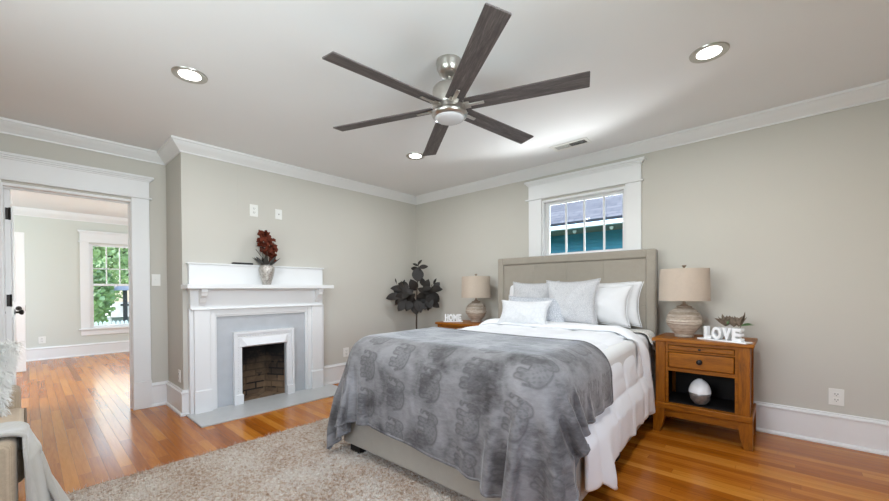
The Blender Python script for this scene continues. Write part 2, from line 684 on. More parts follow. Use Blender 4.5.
def struct(name, g, mat, parent=None, **kw):
    o = obj(name, g, mat, parent, **kw)
    if not parent:
        o['kind'] = 'structure'
    return o


def dup(root, loc, label, group=None, rotz=None):
    r = root.copy()
    COL.objects.link(r)
    r.location = loc
    if rotz is not None:
        r.rotation_euler = (0, 0, rotz)
    r['label'] = label
    if group:
        r['group'] = group
    for ch in list(root.children):
        c = ch.copy()
        COL.objects.link(c)
        c.parent = r
        c.matrix_parent_inverse = ch.matrix_parent_inverse.copy()
        for gch in list(ch.children):
            d = gch.copy()
            COL.objects.link(d)
            d.parent = c
            d.matrix_parent_inverse = gch.matrix_parent_inverse.copy()
    return r


def sweep(g, path, prof, closed=False):
    """sweep a profile of (offset into the room, z) along a plan polyline, mitred; the room lies to the right of the walk"""
    n = len(path)
    P = [Vector((p[0], p[1])) for p in path]
    rings = []
    for i in range(n):
        def nrm(a, b):
            d = (b - a).normalized()
            return Vector((d.y, -d.x))
        ns = []
        if closed or i > 0:
            ns.append(nrm(P[(i - 1) % n], P[i]))
        if closed or i < n - 1:
            ns.append(nrm(P[i], P[(i + 1) % n]))
        if len(ns) == 2:
            b = (ns[0] + ns[1])
            b = b / max(1e-6, b.dot(ns[0]))
        else:
            b = ns[0]
        rings.append([(P[i].x + b.x * o, P[i].y + b.y * o, z) for o, z in prof])
    k = len(prof)
    v = [p for r in rings for p in r]
    f = []
    for i in range(n if closed else n - 1):
        j = (i + 1) % n
        for q in range(k):
            q2 = (q + 1) % k
            f.append((i * k + q, i * k + q2, j * k + q2, j * k + q))
    if not closed:
        f.append(tuple(range(k))[::-1])
        f.append(tuple(range((n - 1) * k, n * k)))
    return g.add(v, f)


# ================================================================== setting
XL, XB, XR = -4.593, -4.043, 0.98      # door wall, chimney breast, right wall
YR, YS, YH = -1.02, 0.937, 3.867       # rear wall, side of the breast, headboard wall
CH = 2.487                             # ceiling
T = 0.14
XF = -9.13                             # far wall of the next room
HY0, HY1 = -2.5, 4.0

# floor of both rooms
struct('floor', G().box(XF - 0.1, XR + 0.3, HY0 - 0.1, HY1 + 0.1, -0.06, 0.0), M['floor'])
struct('ceiling', G().box(XF - 0.2, XR + 0.3, HY0 - 0.2, HY1 + 0.2, CH, CH + 0.12), M['ceil'])

# headboard wall with the window opening
WX0, WX1, WZ0, WZ1 = -2.005, -1.125, 1.44, 2.115
g = G()
g.box(XL - T, WX0, YH, YH + T, 0, CH).box(WX1, XR + T, YH, YH + T, 0, CH)
g.box(WX0, WX1, YH, YH + T, 0, WZ0).box(WX0, WX1, YH, YH + T, WZ1, CH)
struct('wall_back', g, M['wall'])
# chimney breast (front with firebox opening) and its side
FB = dict(y0=1.41, y1=1.868, z0=0.02, z1=0.60)
g = G()
g.box(XB - 0.05, XB, YS, FB['y0'], 0, CH).box(XB - 0.05, XB, FB['y1'], YH, 0, CH)
g.box(XB - 0.05, XB, FB['y0'], FB['y1'], FB['z1'], CH)
g.box(XL, XB - 0.05, YS, YS + 0.05, 0, CH)
struct('wall_fireplace', g, M['wall'])
# door wall
DY0, DY1, DZ = -0.147, 0.667, 2.0
g = G()
g.box(XL - T, XL, YR, DY0, 0, CH).box(XL - T, XL, DY1, YS + 0.05, 0, CH).box(XL - T, XL, DY0, DY1, DZ, CH)
struct('wall_left', g, M['wall'])
# next room side of the same partition, and its other walls
g = G()
g.box(XL - T - 0.01, XL - T, HY0, DY0, 0, CH).box(XL - T - 0.01, XL - T, DY1, HY1, 0, CH).box(XL - T - 0.01, XL - T, DY0, DY1, DZ, CH)
struct('wall_hall_near', g, M['hallwall'])
HW = dict(y0=0.72, y1=1.58, z0=0.47, z1=1.98)
g = G()
g.box(XF - T, XF, HY0, HW['y0'], 0, CH).box(XF - T, XF, HW['y1'], HY1, 0, CH)
g.box(XF - T, XF, HW['y0'], HW['y1'], 0, HW['z0']).box(XF - T, XF, HW['y0'], HW['y1'], HW['z1'], CH)
struct('wall_hall_far', g, M['hallwall'])


def wall_with_hole(name, fixed, a0, a1, h0, h1, z0, z1, axis, mat, t):
    g = G()
    def bx(p0, p1, q0, q1):
        if axis == 'x':
            g.box(min(fixed, fixed + t), max(fixed, fixed + t), p0, p1, q0, q1)
        else:
            g.box(p0, p1, min(fixed, fixed + t), max(fixed, fixed + t), q0, q1)
    if h0 is None:
        bx(a0, a1, 0, CH)
    else:
        k = a0
        for u0, u1 in zip(h0, h1):
            bx(k, u0, 0, CH)
            bx(u0, u1, 0, z0)
            bx(u0, u1, z1, CH)
            k = u1
        bx(k, a1, 0, CH)
    return struct(name, g, mat)


wall_with_hole('wall_right', XR, YR - T, YH + T, [0.0], [1.5], 0.85, 2.15, 'x', M['wall'], T)
wall_with_hole('wall_rear', YR, XL - T, XR + T, [-2.15], [-0.25], 0.9, 2.2, 'y', M['wall'], -T)
wall_with_hole('wall_hall_left', HY0, XF - T, XL - T, [-8.0], [-5.8], 0.7, 2.3, 'y', M['hallwall'], -T)
wall_with_hole('wall_hall_right', HY1, XF - T, XL - T, [-8.0], [-5.8], 0.7, 2.3, 'y', M['hallwall'], T)

# crown moulding
crown = [(0, 2.387), (0.012, 2.387), (0.014, 2.398), (0.02, 2.402), (0.03, 2.414), (0.05, 2.43), (0.07, 2.45), (0.078, 2.466), (0.088, 2.47), (0.09, CH + 0.001), (0, CH + 0.001)]
room = [(XL, YR), (XL, YS), (XB, YS), (XB, YH), (XR, YH), (XR, YR)]
struct('trim_1', sweep(G(), room, crown, closed=True), M['trim'], ang=25)
hall = [(XL - T - 0.01, HY0), (XF, HY0), (XF, HY1), (XL - T - 0.01, HY1)]
hcrown = [(o, z - 0.025 if z < CH - 0.02 else z) for o, z in crown]
struct('trim_2', sweep(G(), hall, hcrown, closed=True), M['trim'], ang=25)

# baseboards
bprof = [(0, 0.0), (0.032, 0.0), (0.032, 0.012), (0.026, 0.022), (0.018, 0.026), (0.018, 0.195), (0.026, 0.200), (0.026, 0.210), (0.016, 0.218), (0.014, 0.230), (0, 0.230)]
struct('baseboard_back', sweep(G(), [(XB, 2.30), (XB, YH), (XR, YH)], bprof), M['trim'], ang=25)
struct('baseboard_left', sweep(G(), [(XL, 0.79), (XL, YS), (XB, YS), (XB, 1.02)], bprof), M['trim'], ang=25)
struct('baseboard_right', sweep(G(), [(XR, YH), (XR, YR), (XL, YR), (XL, -0.28)], bprof), M['trim'], ang=25)
hprof = [(o, z * 0.92) for o, z in bprof]
struct('baseboard_hall', sweep(G(), [(XF, HY0), (XF, HY1)], hprof), M['trim'], ang=25)

# doorway: jamb lining, casings, head
g = G()
g.box(XL - T - 0.012, XL + 0.002, DY1 - 0.009, DY1, 0, DZ).box(XL - T - 0.012, XL + 0.002, DY0, DY0 + 0.02, 0, DZ)
g.box(XL - T - 0.012, XL + 0.002, DY0, DY1, DZ - 0.02, DZ)
g.box(XL - 0.10, XL - 0.07, DY1 - 0.014, DY1 - 0.009, 0, DZ - 0.02).box(XL - 0.10, XL - 0.07, DY0, DY1, DZ - 0.032, DZ - 0.02)
struct('trim_3', g, M['trim'], bevel=0.002)
g = G()
for a, b in ((DY1 - 0.006, 0.797), (-0.297, DY0 + 0.014)):
    g.box(XL, XL + 0.022, a, b, 0.262, 2.018)
    g.box(XL, XL + 0.029, a - 0.002, b + 0.003, 0, 0.262)
struct('trim_4', g, M['trim'], bevel=0.004)
g = G()
g.box(XL, XL + 0.034, -0.30, 0.818, 2.018, 2.034)
g.box(XL, XL + 0.024, -0.277, 0.797, 2.034, 2.19)
for k, (o, z0, z1) in enumerate([(0.03, 2.185, 2.198), (0.042, 2.198, 2.212), (0.054, 2.212, 2.232)]):
    g.box(XL, XL + o, -0.277 - (o - 0.02), 0.797 + (o - 0.02), z0, z1)
struct('trim_5', g, M['trim'], bevel=0.004)

# the open leaf of that doorway, seen on its hinge edge
g = G()
LX0, LX1 = -5.46, -4.70
g.box(LX0, LX1, -0.124, -0.090, 0.012, DZ - 0.025)
door = struct('door_1', g, M['trim'], bevel=0.003)
g = G()
for z0, z1 in ((0.16, 0.42), (0.52, 0.92), (1.05, 1.85)):
    for x0, x1 in ((LX0 + 0.1, -5.11), (-5.05, LX1 - 0.1)):
        g.box(x0, x1, -0.088, -0.082, z0, z1)
struct('panel', g, M['trim'], door, bevel=0.004)
for z in (1.77, 1.06, 0.28):
    hg = G().box(LX1 - 0.001, LX1 + 0.004, -0.118, -0.09, z - 0.048, z + 0.048).tube([(LX1 + 0.006, -0.094, z - 0.05), (LX1 + 0.006, -0.094, z + 0.05)], 0.007, 8)
    struct('hinge', hg, M['bronze'], door)


def knob(g, c, ax, r=0.026):
    """door knob with rose; ax is the unit direction it sticks out along"""
    ax = Vector(ax)
    pr = [(0.030, 0.0), (0.030, 0.006), (0.010, 0.009), (0.010, 0.026), (r * 0.8, 0.034), (r, 0.046), (r * 0.85, 0.056), (r * 0.3, 0.061), (0.001, 0.062)]
    q = ax.to_track_quat('Z', 'Y').to_matrix()
    return g.lathe(pr, c, 20, lambda x, y, z: q @ Vector((x, y, z)))


kg = knob(G(), (LX0 + 0.07, -0.088, 0.937), (0, 1, 0))
knob(kg, (LX0 + 0.07, -0.122, 0.937), (0, -1, 0))
struct('door_knob', kg, M['bronze'], door)
# second open door further inside the next room
door2 = struct('door_2', G().box(-7.96, -7.92, -0.80, -0.028, 0.012, 1.965), M['trim'], bevel=0.003)
g = G()
for z0, z1 in ((0.16, 0.75), (1.0, 1.82)):
    for y0, y1 in ((-0.70, -0.45), (-0.37, -0.13)):
        g.box(-7.92, -7.912, y0, y1, z0, z1)
struct('panel', g, M['trim'], door2, bevel=0.004)
kg = knob(G(), (-7.92, -0.09, 0.90), (1, 0, 0), 0.02)
knob(kg, (-7.96, -0.09, 0.90), (-1, 0, 0))
kg.box(-7.957, -7.923, -0.03, -0.026, 0.86, 0.94)
struct('door_knob', kg, M['bronze'], door2)

# ------------------------------------------------------------------ window over the bed
win = thing('window_1', 'white framed transom window above the headboard', 'window', (-1.565, YH, WZ0))
win['kind'] = 'structure'
g = G()
yi = YH
g.box(-2.163, WX0, yi - 0.022, yi, 1.30, 2.135).box(WX1, -0.985, yi - 0.022, yi, 1.30, 2.135)
obj('casing', g, M['trim'], win, bevel=0.003)
g = G()
g.box(-2.20, -0.965, yi - 0.036, yi, 2.135, 2.151)
g.box(-2.163, -0.985, yi - 0.024, yi, 2.151, 2.305)
for o, z0, z1 in [(0.03, 2.30, 2.312), (0.042, 2.312, 2.326), (0.056, 2.326, 2.346)]:
    g.box(-2.163 - (o - 0.02), -0.985 + (o - 0.02), yi - o, yi, z0, z1)
obj('head_casing', g, M['trim'], win, bevel=0.003)
g = G()
g.box(WX0 - 0.002, WX0 + 0.02, yi - 0.002, yi + T, WZ0, WZ1).box(WX1 - 0.02, WX1 + 0.002, yi - 0.002, yi + T, WZ0, WZ1)
g.box(WX0, WX1, yi - 0.002, yi + T, WZ1 - 0.02, WZ1 + 0.002).box(WX0, WX1, yi - 0.04, yi + T, WZ0 - 0.02, WZ0 + 0.02)
obj('jamb', g, M['trim'], win, bevel=0.002)
g = G()
ys = yi + 0.055
a, b, c, d = WX0 + 0.02, WX1 - 0.02, WZ0 + 0.02, WZ1 - 0.02
g.box(a, a + 0.038, ys, ys + 0.03, c, d).box(b - 0.026, b, ys, ys + 0.03, c, d)
g.box(a, b, ys, ys + 0.03, c, c + 0.065).box(a, b, ys, ys + 0.03, d - 0.028, d)
sash = obj('sash', g, M['trim'], win, bevel=0.003)
for x in (-1.753, -1.553, -1.351):
    obj('muntin', G().box(x - 0.009, x + 0.009, ys + 0.002, ys + 0.02, c + 0.06, d - 0.026), M['trim'], win, bevel=0.002)
obj('pane', G().box(a + 0.03, b - 0.02, ys + 0.012, ys + 0.016, c + 0.05, d - 0.02), M['pane'], win)

# ------------------------------------------------------------------ window of the next room
w2 = thing('window_2', 'tall white sash window seen through the doorway', 'window', (XF, 1.15, 0.4))
w2['kind'] = 'structure'
g = G()
for y0, y1 in ((0.612, 0.73), (1.57, 1.688)):
    g.box(XF, XF + 0.022, y0, y1, 0.47, 2.0)
obj('casing', g, M['trim'], w2, bevel=0.003)
g = G()
g.box(XF, XF + 0.036, 0.585, 1.715, 2.0, 2.016)
g.box(XF, XF + 0.024, 0.612, 1.688, 2.016, 2.165)
for o, z0, z1 in [(0.03, 2.16, 2.175), (0.05, 2.175, 2.205)]:
    g.box(XF, XF + o, 0.612 - (o - 0.02), 1.688 + (o - 0.02), z0, z1)
obj('head_casing', g, M['trim'], w2, bevel=0.003)
obj('sill', G().box(XF - 0.03, XF + 0.05, 0.585, 1.715, 0.452, 0.476), M['trim'], w2, bevel=0.004)
obj('apron', G().box(XF, XF + 0.02, 0.612, 1.688, 0.355, 0.452), M['trim'], w2, bevel=0.003)
for nm, xs, z0, z1 in (('upper_sash', XF - 0.075, 1.235, 1.98), ('lower_sash', XF - 0.045, 0.476, 1.265)):
    g = G()
    y0, y1 = 0.725, 1.575
    g.box(xs, xs + 0.03, y0, y0 + 0.058, z0, z1).box(xs, xs + 0.03, y1 - 0.058, y1, z0, z1)
    g.box(xs, xs + 0.03, y0, y1, z0, z0 + (0.045 if nm == 'lower_sash' else 0.034)).box(xs, xs + 0.03, y0, y1, z1 - 0.034, z1)
    so = obj(nm, g, M['trim'], w2, bevel=0.002)
    if nm == 'upper_sash':
        for y in (0.965, 1.15, 1.335):
            obj('muntin', G().box(xs + 0.005, xs + 0.022, y - 0.008, y + 0.008, z0 + 0.03, z1 - 0.03), M['trim'], w2)
        obj('muntin', G().box(xs + 0.005, xs + 0.022, y0 + 0.05, y1 - 0.05, 1.535, 1.551), M['trim'], w2)
    obj('pane', G().box(xs + 0.012, xs + 0.016, y0 + 0.05, y1 - 0.05, z0 + 0.03, z1 - 0.03), M['pane'], w2)
obj('jamb', G().box(XF - T, XF, 0.718, 0.727, 0.47, 1.985).box(XF - T, XF, 1.573, 1.582, 0.47, 1.985).box(XF - T, XF, 0.72, 1.58, 1.975, 1.985), M['trim'], w2)

# ================================================================== fireplace
YC = 1.639
fp = thing('fireplace_surround', 'white painted fireplace mantel with stepped pilasters and grey slate facing', 'fireplace', (XB, YC, 0))
x = XB
# overmantel
g = G()
g.box(x, x + 0.055, 0.975, 2.302, 1.185, 1.375).box(x, x + 0.068, 0.962, 2.316, 1.375, 1.389)
obj('overmantel', g, M['trim'], fp, bevel=0.003)
obj('mantel_shelf', G().box(x, x + 0.215, YC - 0.716, YC + 0.716, 1.148, 1.188), M['trim'], fp, bevel=0.006)
# frieze with bed mould
g = G()
g.box(x, x + 0.085, 0.975, 2.282, 0.962, 1.148)
g.box(x, x + 0.10, 0.968, 2.288, 1.128, 1.148)
g.box(x, x + 0.105, 0.980, 2.276, 0.955, 0.966)
obj('frieze', g, M['trim'], fp, bevel=0.003)
# brackets
prof = [(0, 0), (0.13, 0), (0.13, -0.03), (0.118, -0.035), (0.112, -0.06), (0.092, -0.075), (0.07, -0.08), (0.062, -0.10), (0.05, -0.125), (0.028, -0.13), (0.02, -0.15), (0, -0.155)]
for yb in (1.065, 2.213):
    g = G().prism(prof, lambda a_, b_: (x + 0.075 + a_ * 0.85, yb - 0.026, 1.147 + b_), lambda a_, b_: (x + 0.075 + a_ * 0.85, yb + 0.026, 1.147 + b_))
    obj('bracket', g, M['trim'], fp, bevel=0.003)
# pilasters with plinths (stepped back panels behind)
for s in (-1, 1):
    def yy(o):
        return YC + s * o
    g = G()
    g.box(x, x + 0.065, yy(0.668), yy(0.46), 0.012, 0.962)
    g.box(x, x + 0.092, yy(0.635), yy(0.508), 0.012, 0.957)
    g.box(x, x + 0.075, yy(0.508), yy(0.462), 0.012, 0.957)
    p = obj('pilaster', g, M['trim'], fp, bevel=0.003)
    g = G().box(x, x + 0.104, yy(0.64), yy(0.496), 0.012, 0.21)
    g.hexa([(x, yy(0.64), 0.21), (x + 0.104, yy(0.64), 0.21), (x + 0.104, yy(0.496), 0.21), (x, yy(0.496), 0.21)],
           [(x, yy(0.635), 0.222), (x + 0.094, yy(0.635), 0.222), (x + 0.094, yy(0.502), 0.222), (x, yy(0.502), 0.222)])
    obj('plinth', g, M['trim'], fp, bevel=0.002)
# inner architrave
g = G()
g.box(x, x + 0.07, YC - 0.47, YC + 0.47, 0.90, 0.957)
g.box(x, x + 0.058, YC - 0.462, YC - 0.446, 0.012, 0.90).box(x, x + 0.058, YC + 0.446, YC + 0.462, 0.012, 0.90).box(x, x + 0.058, YC - 0.462, YC + 0.462, 0.884, 0.902)
obj('architrave', g, M['trim'], fp, bevel=0.003)
# slate facing around the insert
g = G()
g.box(x, x + 0.035, YC - 0.447, 1.40, 0.012, 0.886).box(x, x + 0.035, 1.87, YC + 0.447, 0.012, 0.886).box(x, x + 0.035, 1.40, 1.87, 0.62, 0.886)
obj('slate_facing', g, M['slate'], fp, label='grey painted slate facing')
# cast insert
ins = thing('fireplace_insert', 'white cast iron fire surround with beaded border inside the grey facing', 'fireplace insert', (x, YC, 0))
IY0, IY1, IZ1 = 1.337, 1.940, 0.722
OY0, OY1, OZ1 = 1.414, 1.864, 0.572
g = G()
xf = x + 0.036
for (y0, y1) in ((IY0, OY0), (OY1, IY1)):
    g.box(xf, xf + 0.03, y0, y1, 0.012, IZ1)
g.box(xf, xf + 0.03, IY0, IY1, OZ1 + 0.0, IZ1)
# raised outer rim
g.box(xf, xf + 0.048, IY0, IY0 + 0.022, 0.012, IZ1).box(xf, xf + 0.048, IY1 - 0.022, IY1, 0.012, IZ1).box(xf, xf + 0.048, IY0, IY1, IZ1 - 0.022, IZ1)
obj('insert_frame', g, M['iron'], ins, bevel=0.003)
# sloping canopy with mitred ends
g = G()
g.hexa([(xf + 0.028, OY0 - 0.02, OZ1 - 0.004), (xf + 0.028, OY1 + 0.02, OZ1 - 0.004), (xf + 0.075, OY1 - 0.035, OZ1 + 0.012), (xf + 0.075, OY0 + 0.035, OZ1 + 0.012)],
       [(xf + 0.028, OY0 - 0.02, OZ1 + 0.085), (xf + 0.028, OY1 + 0.02, OZ1 + 0.085), (xf + 0.034, OY1 + 0.0, OZ1 + 0.085), (xf + 0.034, OY0 - 0.0, OZ1 + 0.085)])
obj('canopy', g, M['iron'], ins, bevel=0.003)
g = G()
def bead(yc, zc):
    g.lathe([(0.0065, 0), (0.006, 0.004), (0.003, 0.007), (0.0005, 0.008)], (xf + 0.03, yc, zc), 8, lambda a_, b_, c_: (c_, a_, b_))
for k in range(20):
    for yb in (IY0 + 0.045, IY1 - 0.045):
        bead(yb, 0.14 + k * 0.027)
for k in range(20):
    bead(IY0 + 0.05 + k * (IY1 - IY0 - 0.1) / 19, IZ1 - 0.042)
obj('beaded_border', g, M['iron'], ins)
for (y0, y1) in ((IY0 - 0.002, OY0 + 0.004), (OY1 - 0.004, IY1 + 0.002)):
    obj('base_block', G().box(xf, xf + 0.056, y0, y1, 0.012, 0.108), M['iron'], ins, bevel=0.003)
# firebox
g = G()
bx0 = x - 0.20
g.box(bx0 - 0.06, bx0, 1.47, 1.80, 0.0, 0.75)
g.hexa([(bx0, 1.41, 0), (x, 1.36, 0), (x, FB['y0'] + 0.004, 0), (bx0, 1.52, 0)], [(bx0, 1.41, 0.75), (x, 1.36, 0.75), (x, FB['y0'] + 0.004, 0.75), (bx0, 1.52, 0.75)])
g.hexa([(bx0, 1.75, 0), (x, FB['y1'] - 0.004, 0), (x, 1.91, 0), (bx0, 1.86, 0)], [(bx0, 1.75, 0.75), (x, FB['y1'] - 0.004, 0.75), (x, 1.91, 0.75), (bx0, 1.86, 0.75)])
g.box(bx0 - 0.05, x, 1.37, 1.90, 0.75, 0.80)
struct('wall_firebox', g, M['brick'])
g = G().box(x - 0.25, x, FB['y0'] - 0.05, FB['y1'] + 0.05, 0.0, 0.018)
struct('floor_firebox', g, M['brick'])
struct('floor_hearth', G().box(x, -3.552, 0.944, 2.40, 0.0, 0.013), M['hearth'], bevel=0.002)

# mantel ornaments
vz = 1.188
vx, vy = -3.925, 1.638
vs = thing('silver_vase', 'hammered silver vase standing on the fireplace mantel', 'vase', (vx, vy, vz))
g = G()
def hammered(px, py, pz):
    a = math.atan2(py, px)
    r = math.hypot(px, py)
    k = 1 + 0.022 * math.sin(9 * a + 40 * pz) * math.sin(60 * pz)
    return (px * k, py * k, pz)
g.lathe([(0.036, 0), (0.04, 0.004), (0.046, 0.03), (0.058, 0.07), (0.070, 0.115), (0.075, 0.15), (0.071, 0.178), (0.058, 0.196), (0.054, 0.202), (0.05, 0.198), (0.062, 0.17), (0.06, 0.12)], (vx, vy, vz), 36, hammered)
obj('vase_body', g, M['silver'], vs, ang=60)
fl = thing('flower_stems', 'rust red orchid blooms with charcoal leaves in the silver vase', 'flowers', (vx, vy, vz + 0.12))
g = G()
tips = []
for k in range(7):
    a = k * 0.9
    top = (vx + 0.03 * math.cos(a), vy - 0.03 + 0.085 * math.sin(a * 1.3) + 0.02, vz + 0.36 + 0.03 * (k % 4))
    tips.append(top)
    g.tube([(vx + 0.015 * math.cos(a), vy + 0.015 * math.sin(a), vz + 0.13), (vx + 0.025 * math.cos(a), vy + 0.03 * math.sin(a), vz + 0.25), top], [0.004, 0.004, 0.003], 6)
obj('stem', g, M['stem'], fl)
g = G()
def bloom(c, size):
    rnd = random.Random(int(c[2] * 1e5) + int(c[1] * 1e4))
    ax = Vector((rnd.uniform(0.2, 1), rnd.uniform(-.7, .7), rnd.uniform(-.3, .7))).normalized()
    u = ax.orthogonal().normalized()
    v_ = ax.cross(u)
    for q in range(5):
        a = q * 2 * PI / 5 + rnd.random()
        d = u * math.cos(a) + v_ * math.sin(a) + ax * 0.35
        g.leaf(c, d, ax, size, size * 0.85, 0.1, 0.3, 4)
rr = random.Random(4)
for k in range(95):
    t = rr.random()
    zc = vz + 0.295 + t * 0.245
    sw = 0.036 + 0.036 * math.sin(PI * min(1, t * 1.1))
    yc = vy - 0.035 + 0.085 * (1 - t) + rr.uniform(-1, 1) * sw
    xc = vx + rr.uniform(-1, 1) * sw * 0.8
    bloom((xc, yc, zc), rr.uniform(0.022, 0.034))
for k in range(10):
    bloom((vx + rr.uniform(-.02, .03), vy + 0.05 + rr.uniform(-.02, .035), vz + 0.255 + rr.uniform(-0.02, 0.06)), 0.022)
obj('blossoms', g, M['bloom'], fl, recalc=False)
g = G()
for k in range(9):
    a = k * 2 * PI / 9 + 0.3
    g.leaf((vx + 0.02 * math.cos(a), vy + 0.02 * math.sin(a), vz + 0.18), (math.cos(a) * 0.7, math.sin(a) * 0.9, 1.0), (math.cos(a), math.sin(a), -0.6), 0.15, 0.045, -0.15, 0.25)
obj('foliage', g, M['darkleaf'], fl, recalc=False)
g = G().box(-4.038, -3.982, 1.345, 1.53, 1.3895, 1.409)
cb_ = obj('media_box', g, M['black'], bevel=0.004)
tag(cb_, 'small flat black media box lying on the overmantel ledge', 'media box')


# ================================================================== wall plates
def plate(name, label, cat, c, nrm, w_, h_, kind, group=None):
    """wall plate centred at c on a wall whose outward normal is nrm"""
    t = thing(name, label, cat, c, group)
    n_ = Vector(nrm)
    s_ = Vector((-n_.y, n_.x, 0))
    z_ = Vector((0, 0, 1))
    def P(a, b, d):
        p = Vector(c) + s_ * a + z_ * b + n_ * d
        return tuple(p)
    def bx(g, a0, a1, b0, b1, d0, d1):
        return g.hexa([P(a0, b0, d0), P(a1, b0, d0), P(a1, b0, d1), P(a0, b0, d1)], [P(a0, b1, d0), P(a1, b1, d0), P(a1, b1, d1), P(a0, b1, d1)])
    obj('plate', bx(G(), -w_ / 2, w_ / 2, -h_ / 2, h_ / 2, 0, 0.006), M['plastic'], t, bevel=0.002)
    if kind == 'outlet':
        for b in (0.02, -0.02):
            f = obj('socket', bx(G(), -0.017, 0.017, b - 0.014, b + 0.014, 0.005, 0.009), M['plastic'], t, bevel=0.003)
            q = G()
            bx(q, -0.009, -0.006, b - 0.003, b + 0.008, 0.008, 0.0095)
            bx(q, 0.006, 0.009, b - 0.003, b + 0.008, 0.008, 0.0095)
            bx(q, -0.002, 0.002, b - 0.011, b - 0.006, 0.008, 0.0095)
            obj('slots', q, M['slot'], t)
    elif kind == 'switch':
        obj('toggle', bx(G(), -0.005, 0.005, -0.004, 0.014, 0.004, 0.016), M['plastic'], t, bevel=0.002)
    elif kind == 'rocker':
        obj('rocker', bx(G(), -0.016, 0.016, -0.033, 0.033, 0.005, 0.009), M['plastic'], t, bevel=0.002)
    elif kind == 'cable':
        q = G()
        pr = [(0.008, 0.004), (0.008, 0.01), (0.005, 0.011), (0.005, 0.016), (0.001, 0.017)]
        qn = n_.to_track_quat('Z', 'Y').to_matrix()
        q.lathe(pr, c, 12, lambda a_, b_, c_: qn @ Vector((a_, b_, c_)))
        obj('jack', q, M['nickel'], t)
    return t


plate('wall_outlet', 'white double outlet low on the wall right of the nightstand', 'outlet', (0.287, YH, 0.345), (0, -1, 0), 0.078, 0.118, 'outlet')
plate('wall_outlet', 'white outlet low on the wall between fireplace and bed', 'outlet', (XB, 2.645, 0.357), (1, 0, 0), 0.08, 0.115, 'outlet')
plate('wall_outlet', 'white outlet on the narrow side of the chimney breast', 'outlet', (-4.166, YS, 0.34), (0, -1, 0), 0.07, 0.115, 'outlet')
plate('wall_outlet', 'white outlet low in the next room left of its window', 'outlet', (XF, 0.147, 0.33), (1, 0, 0), 0.085, 0.115, 'outlet')
plate('wall_outlet', 'white blank double outlet high above the mantel, left of the cable plate', 'outlet', (XB, 1.563, 1.953), (1, 0, 0), 0.08, 0.122, 'outlet')
plate('cable_plate', 'white cable plate high above the mantel, right of the outlet', 'wall plate', (XB, 1.818, 1.95), (1, 0, 0), 0.072, 0.108, 'cable')
plate('light_switch', 'white light switch between the doorway casing and the chimney breast', 'light switch', (XL, 0.846, 1.24), (1, 0, 0), 0.07, 0.115, 'switch')

# ================================================================== ceiling fixtures
CANW = 12.4


def can(loc, label):
    t = thing('recessed_light', label, 'ceiling light', loc, 'recessed ceiling lights')
    x_, y_, z_ = loc
    g = G().lathe([(0.096, 0.0), (0.094, -0.006), (0.086, -0.008), (0.060, -0.002), (0.058, 0.012)], loc, 40)
    g.f = g.f[:-2]
    obj('trim_ring', g, M['nickel'], t, ang=50)
    obj('diffuser', G().lathe([(0.0605, -0.003), (0.05, -0.005), (0.001, -0.006)], loc, 32), M['led'], t)
    area_light('can_lamp', (x_, y_, z_ - 0.02), (0, 0, -1), 0.11, 0.11, CANW, (0.90, 0.95, 1.0), 'DISK')
    return t


can((-2.77, 0.695, CH - 0.0005), 'round recessed light nearest the doorway and fireplace')
can((-0.318, 2.64, CH - 0.0005), 'round recessed light over the right side of the bed')
can((-2.77, 2.645, CH - 0.0005), 'small looking recessed light behind the fan blade tip near the corner')
area_light('can_lamp', (-0.318, 0.695, CH - 0.02), (0, 0, -1), 0.11, 0.11, CANW, (0.90, 0.95, 1.0), 'DISK')

vt = thing('ceiling_vent', 'white ceiling air register between fan and window', 'vent', (-1.487, 3.43, CH))
g = G()
vx0, vx1, vy0, vy1 = -1.665, -1.312, 3.355, 3.505
g.box(vx0, vx1, vy0, vy0 + 0.03, CH - 0.006, CH).box(vx0, vx1, vy1 - 0.03, vy1, CH - 0.006, CH)
g.box(vx0, vx0 + 0.03, vy0, vy1, CH - 0.006, CH).box(vx1 - 0.025, vx1, vy0, vy1, CH - 0.006, CH)
obj('vent_frame', g, M['plastic'], vt, bevel=0.002)
obj('duct_opening', G().box(vx0 + 0.03, vx1 - 0.025, vy0 + 0.03, vy1 - 0.03, CH - 0.001, CH), M['slot'], vt)
for k in range(22):
    xx = vx0 + 0.034 + k * 0.0132
    tilt = 0.011 if k < 11 else 0.004
    obj('louver', G().hexa([(xx, vy0 + 0.028, CH - 0.004), (xx + tilt, vy0 + 0.028, CH - 0.007), (xx + tilt, vy1 - 0.028, CH - 0.007), (xx, vy1 - 0.028, CH - 0.004)],
                           [(xx, vy0 + 0.028, CH - 0.003), (xx + tilt, vy0 + 0.028, CH - 0.006), (xx + tilt, vy1 - 0.028, CH - 0.006), (xx, vy1 - 0.028, CH - 0.003)]), M['plastic'], vt)

# ceiling fan
FX, FY = -1.480, 1.695
fan = thing('ceiling_fan', 'brushed nickel ceiling fan with six weathered grey wood blades', 'ceiling fan', (FX, FY, 2.13))
C0 = (FX, FY, 0)
obj('canopy', G().lathe([(0.076, CH), (0.078, 2.474), (0.075, 2.468), (0.074, 2.445), (0.062, 2.418), (0.044, 2.403), (0.026, 2.399), (0.018, 2.396)], C0, 40), M['nickel'], fan, ang=50)
obj('downrod', G().lathe([(0.0125, 2.40), (0.0125, 2.35)], C0, 16).lathe([(0.02, 2.362), (0.024, 2.358), (0.024, 2.345), (0.03, 2.34)], C0, 20), M['nickel'], fan)
obj('motor_housing', G().lathe([(0.03, 2.348), (0.06, 2.345), (0.088, 2.334), (0.098, 2.322), (0.1, 2.31), (0.1, 2.225), (0.097, 2.218), (0.07, 2.215)], C0, 48), M['nickel'], fan, ang=50)
obj('blade_hub', G().lathe([(0.094, 2.216), (0.1, 2.213), (0.1, 2.19), (0.094, 2.186)], C0, 48), M['nickel'], fan, ang=50)
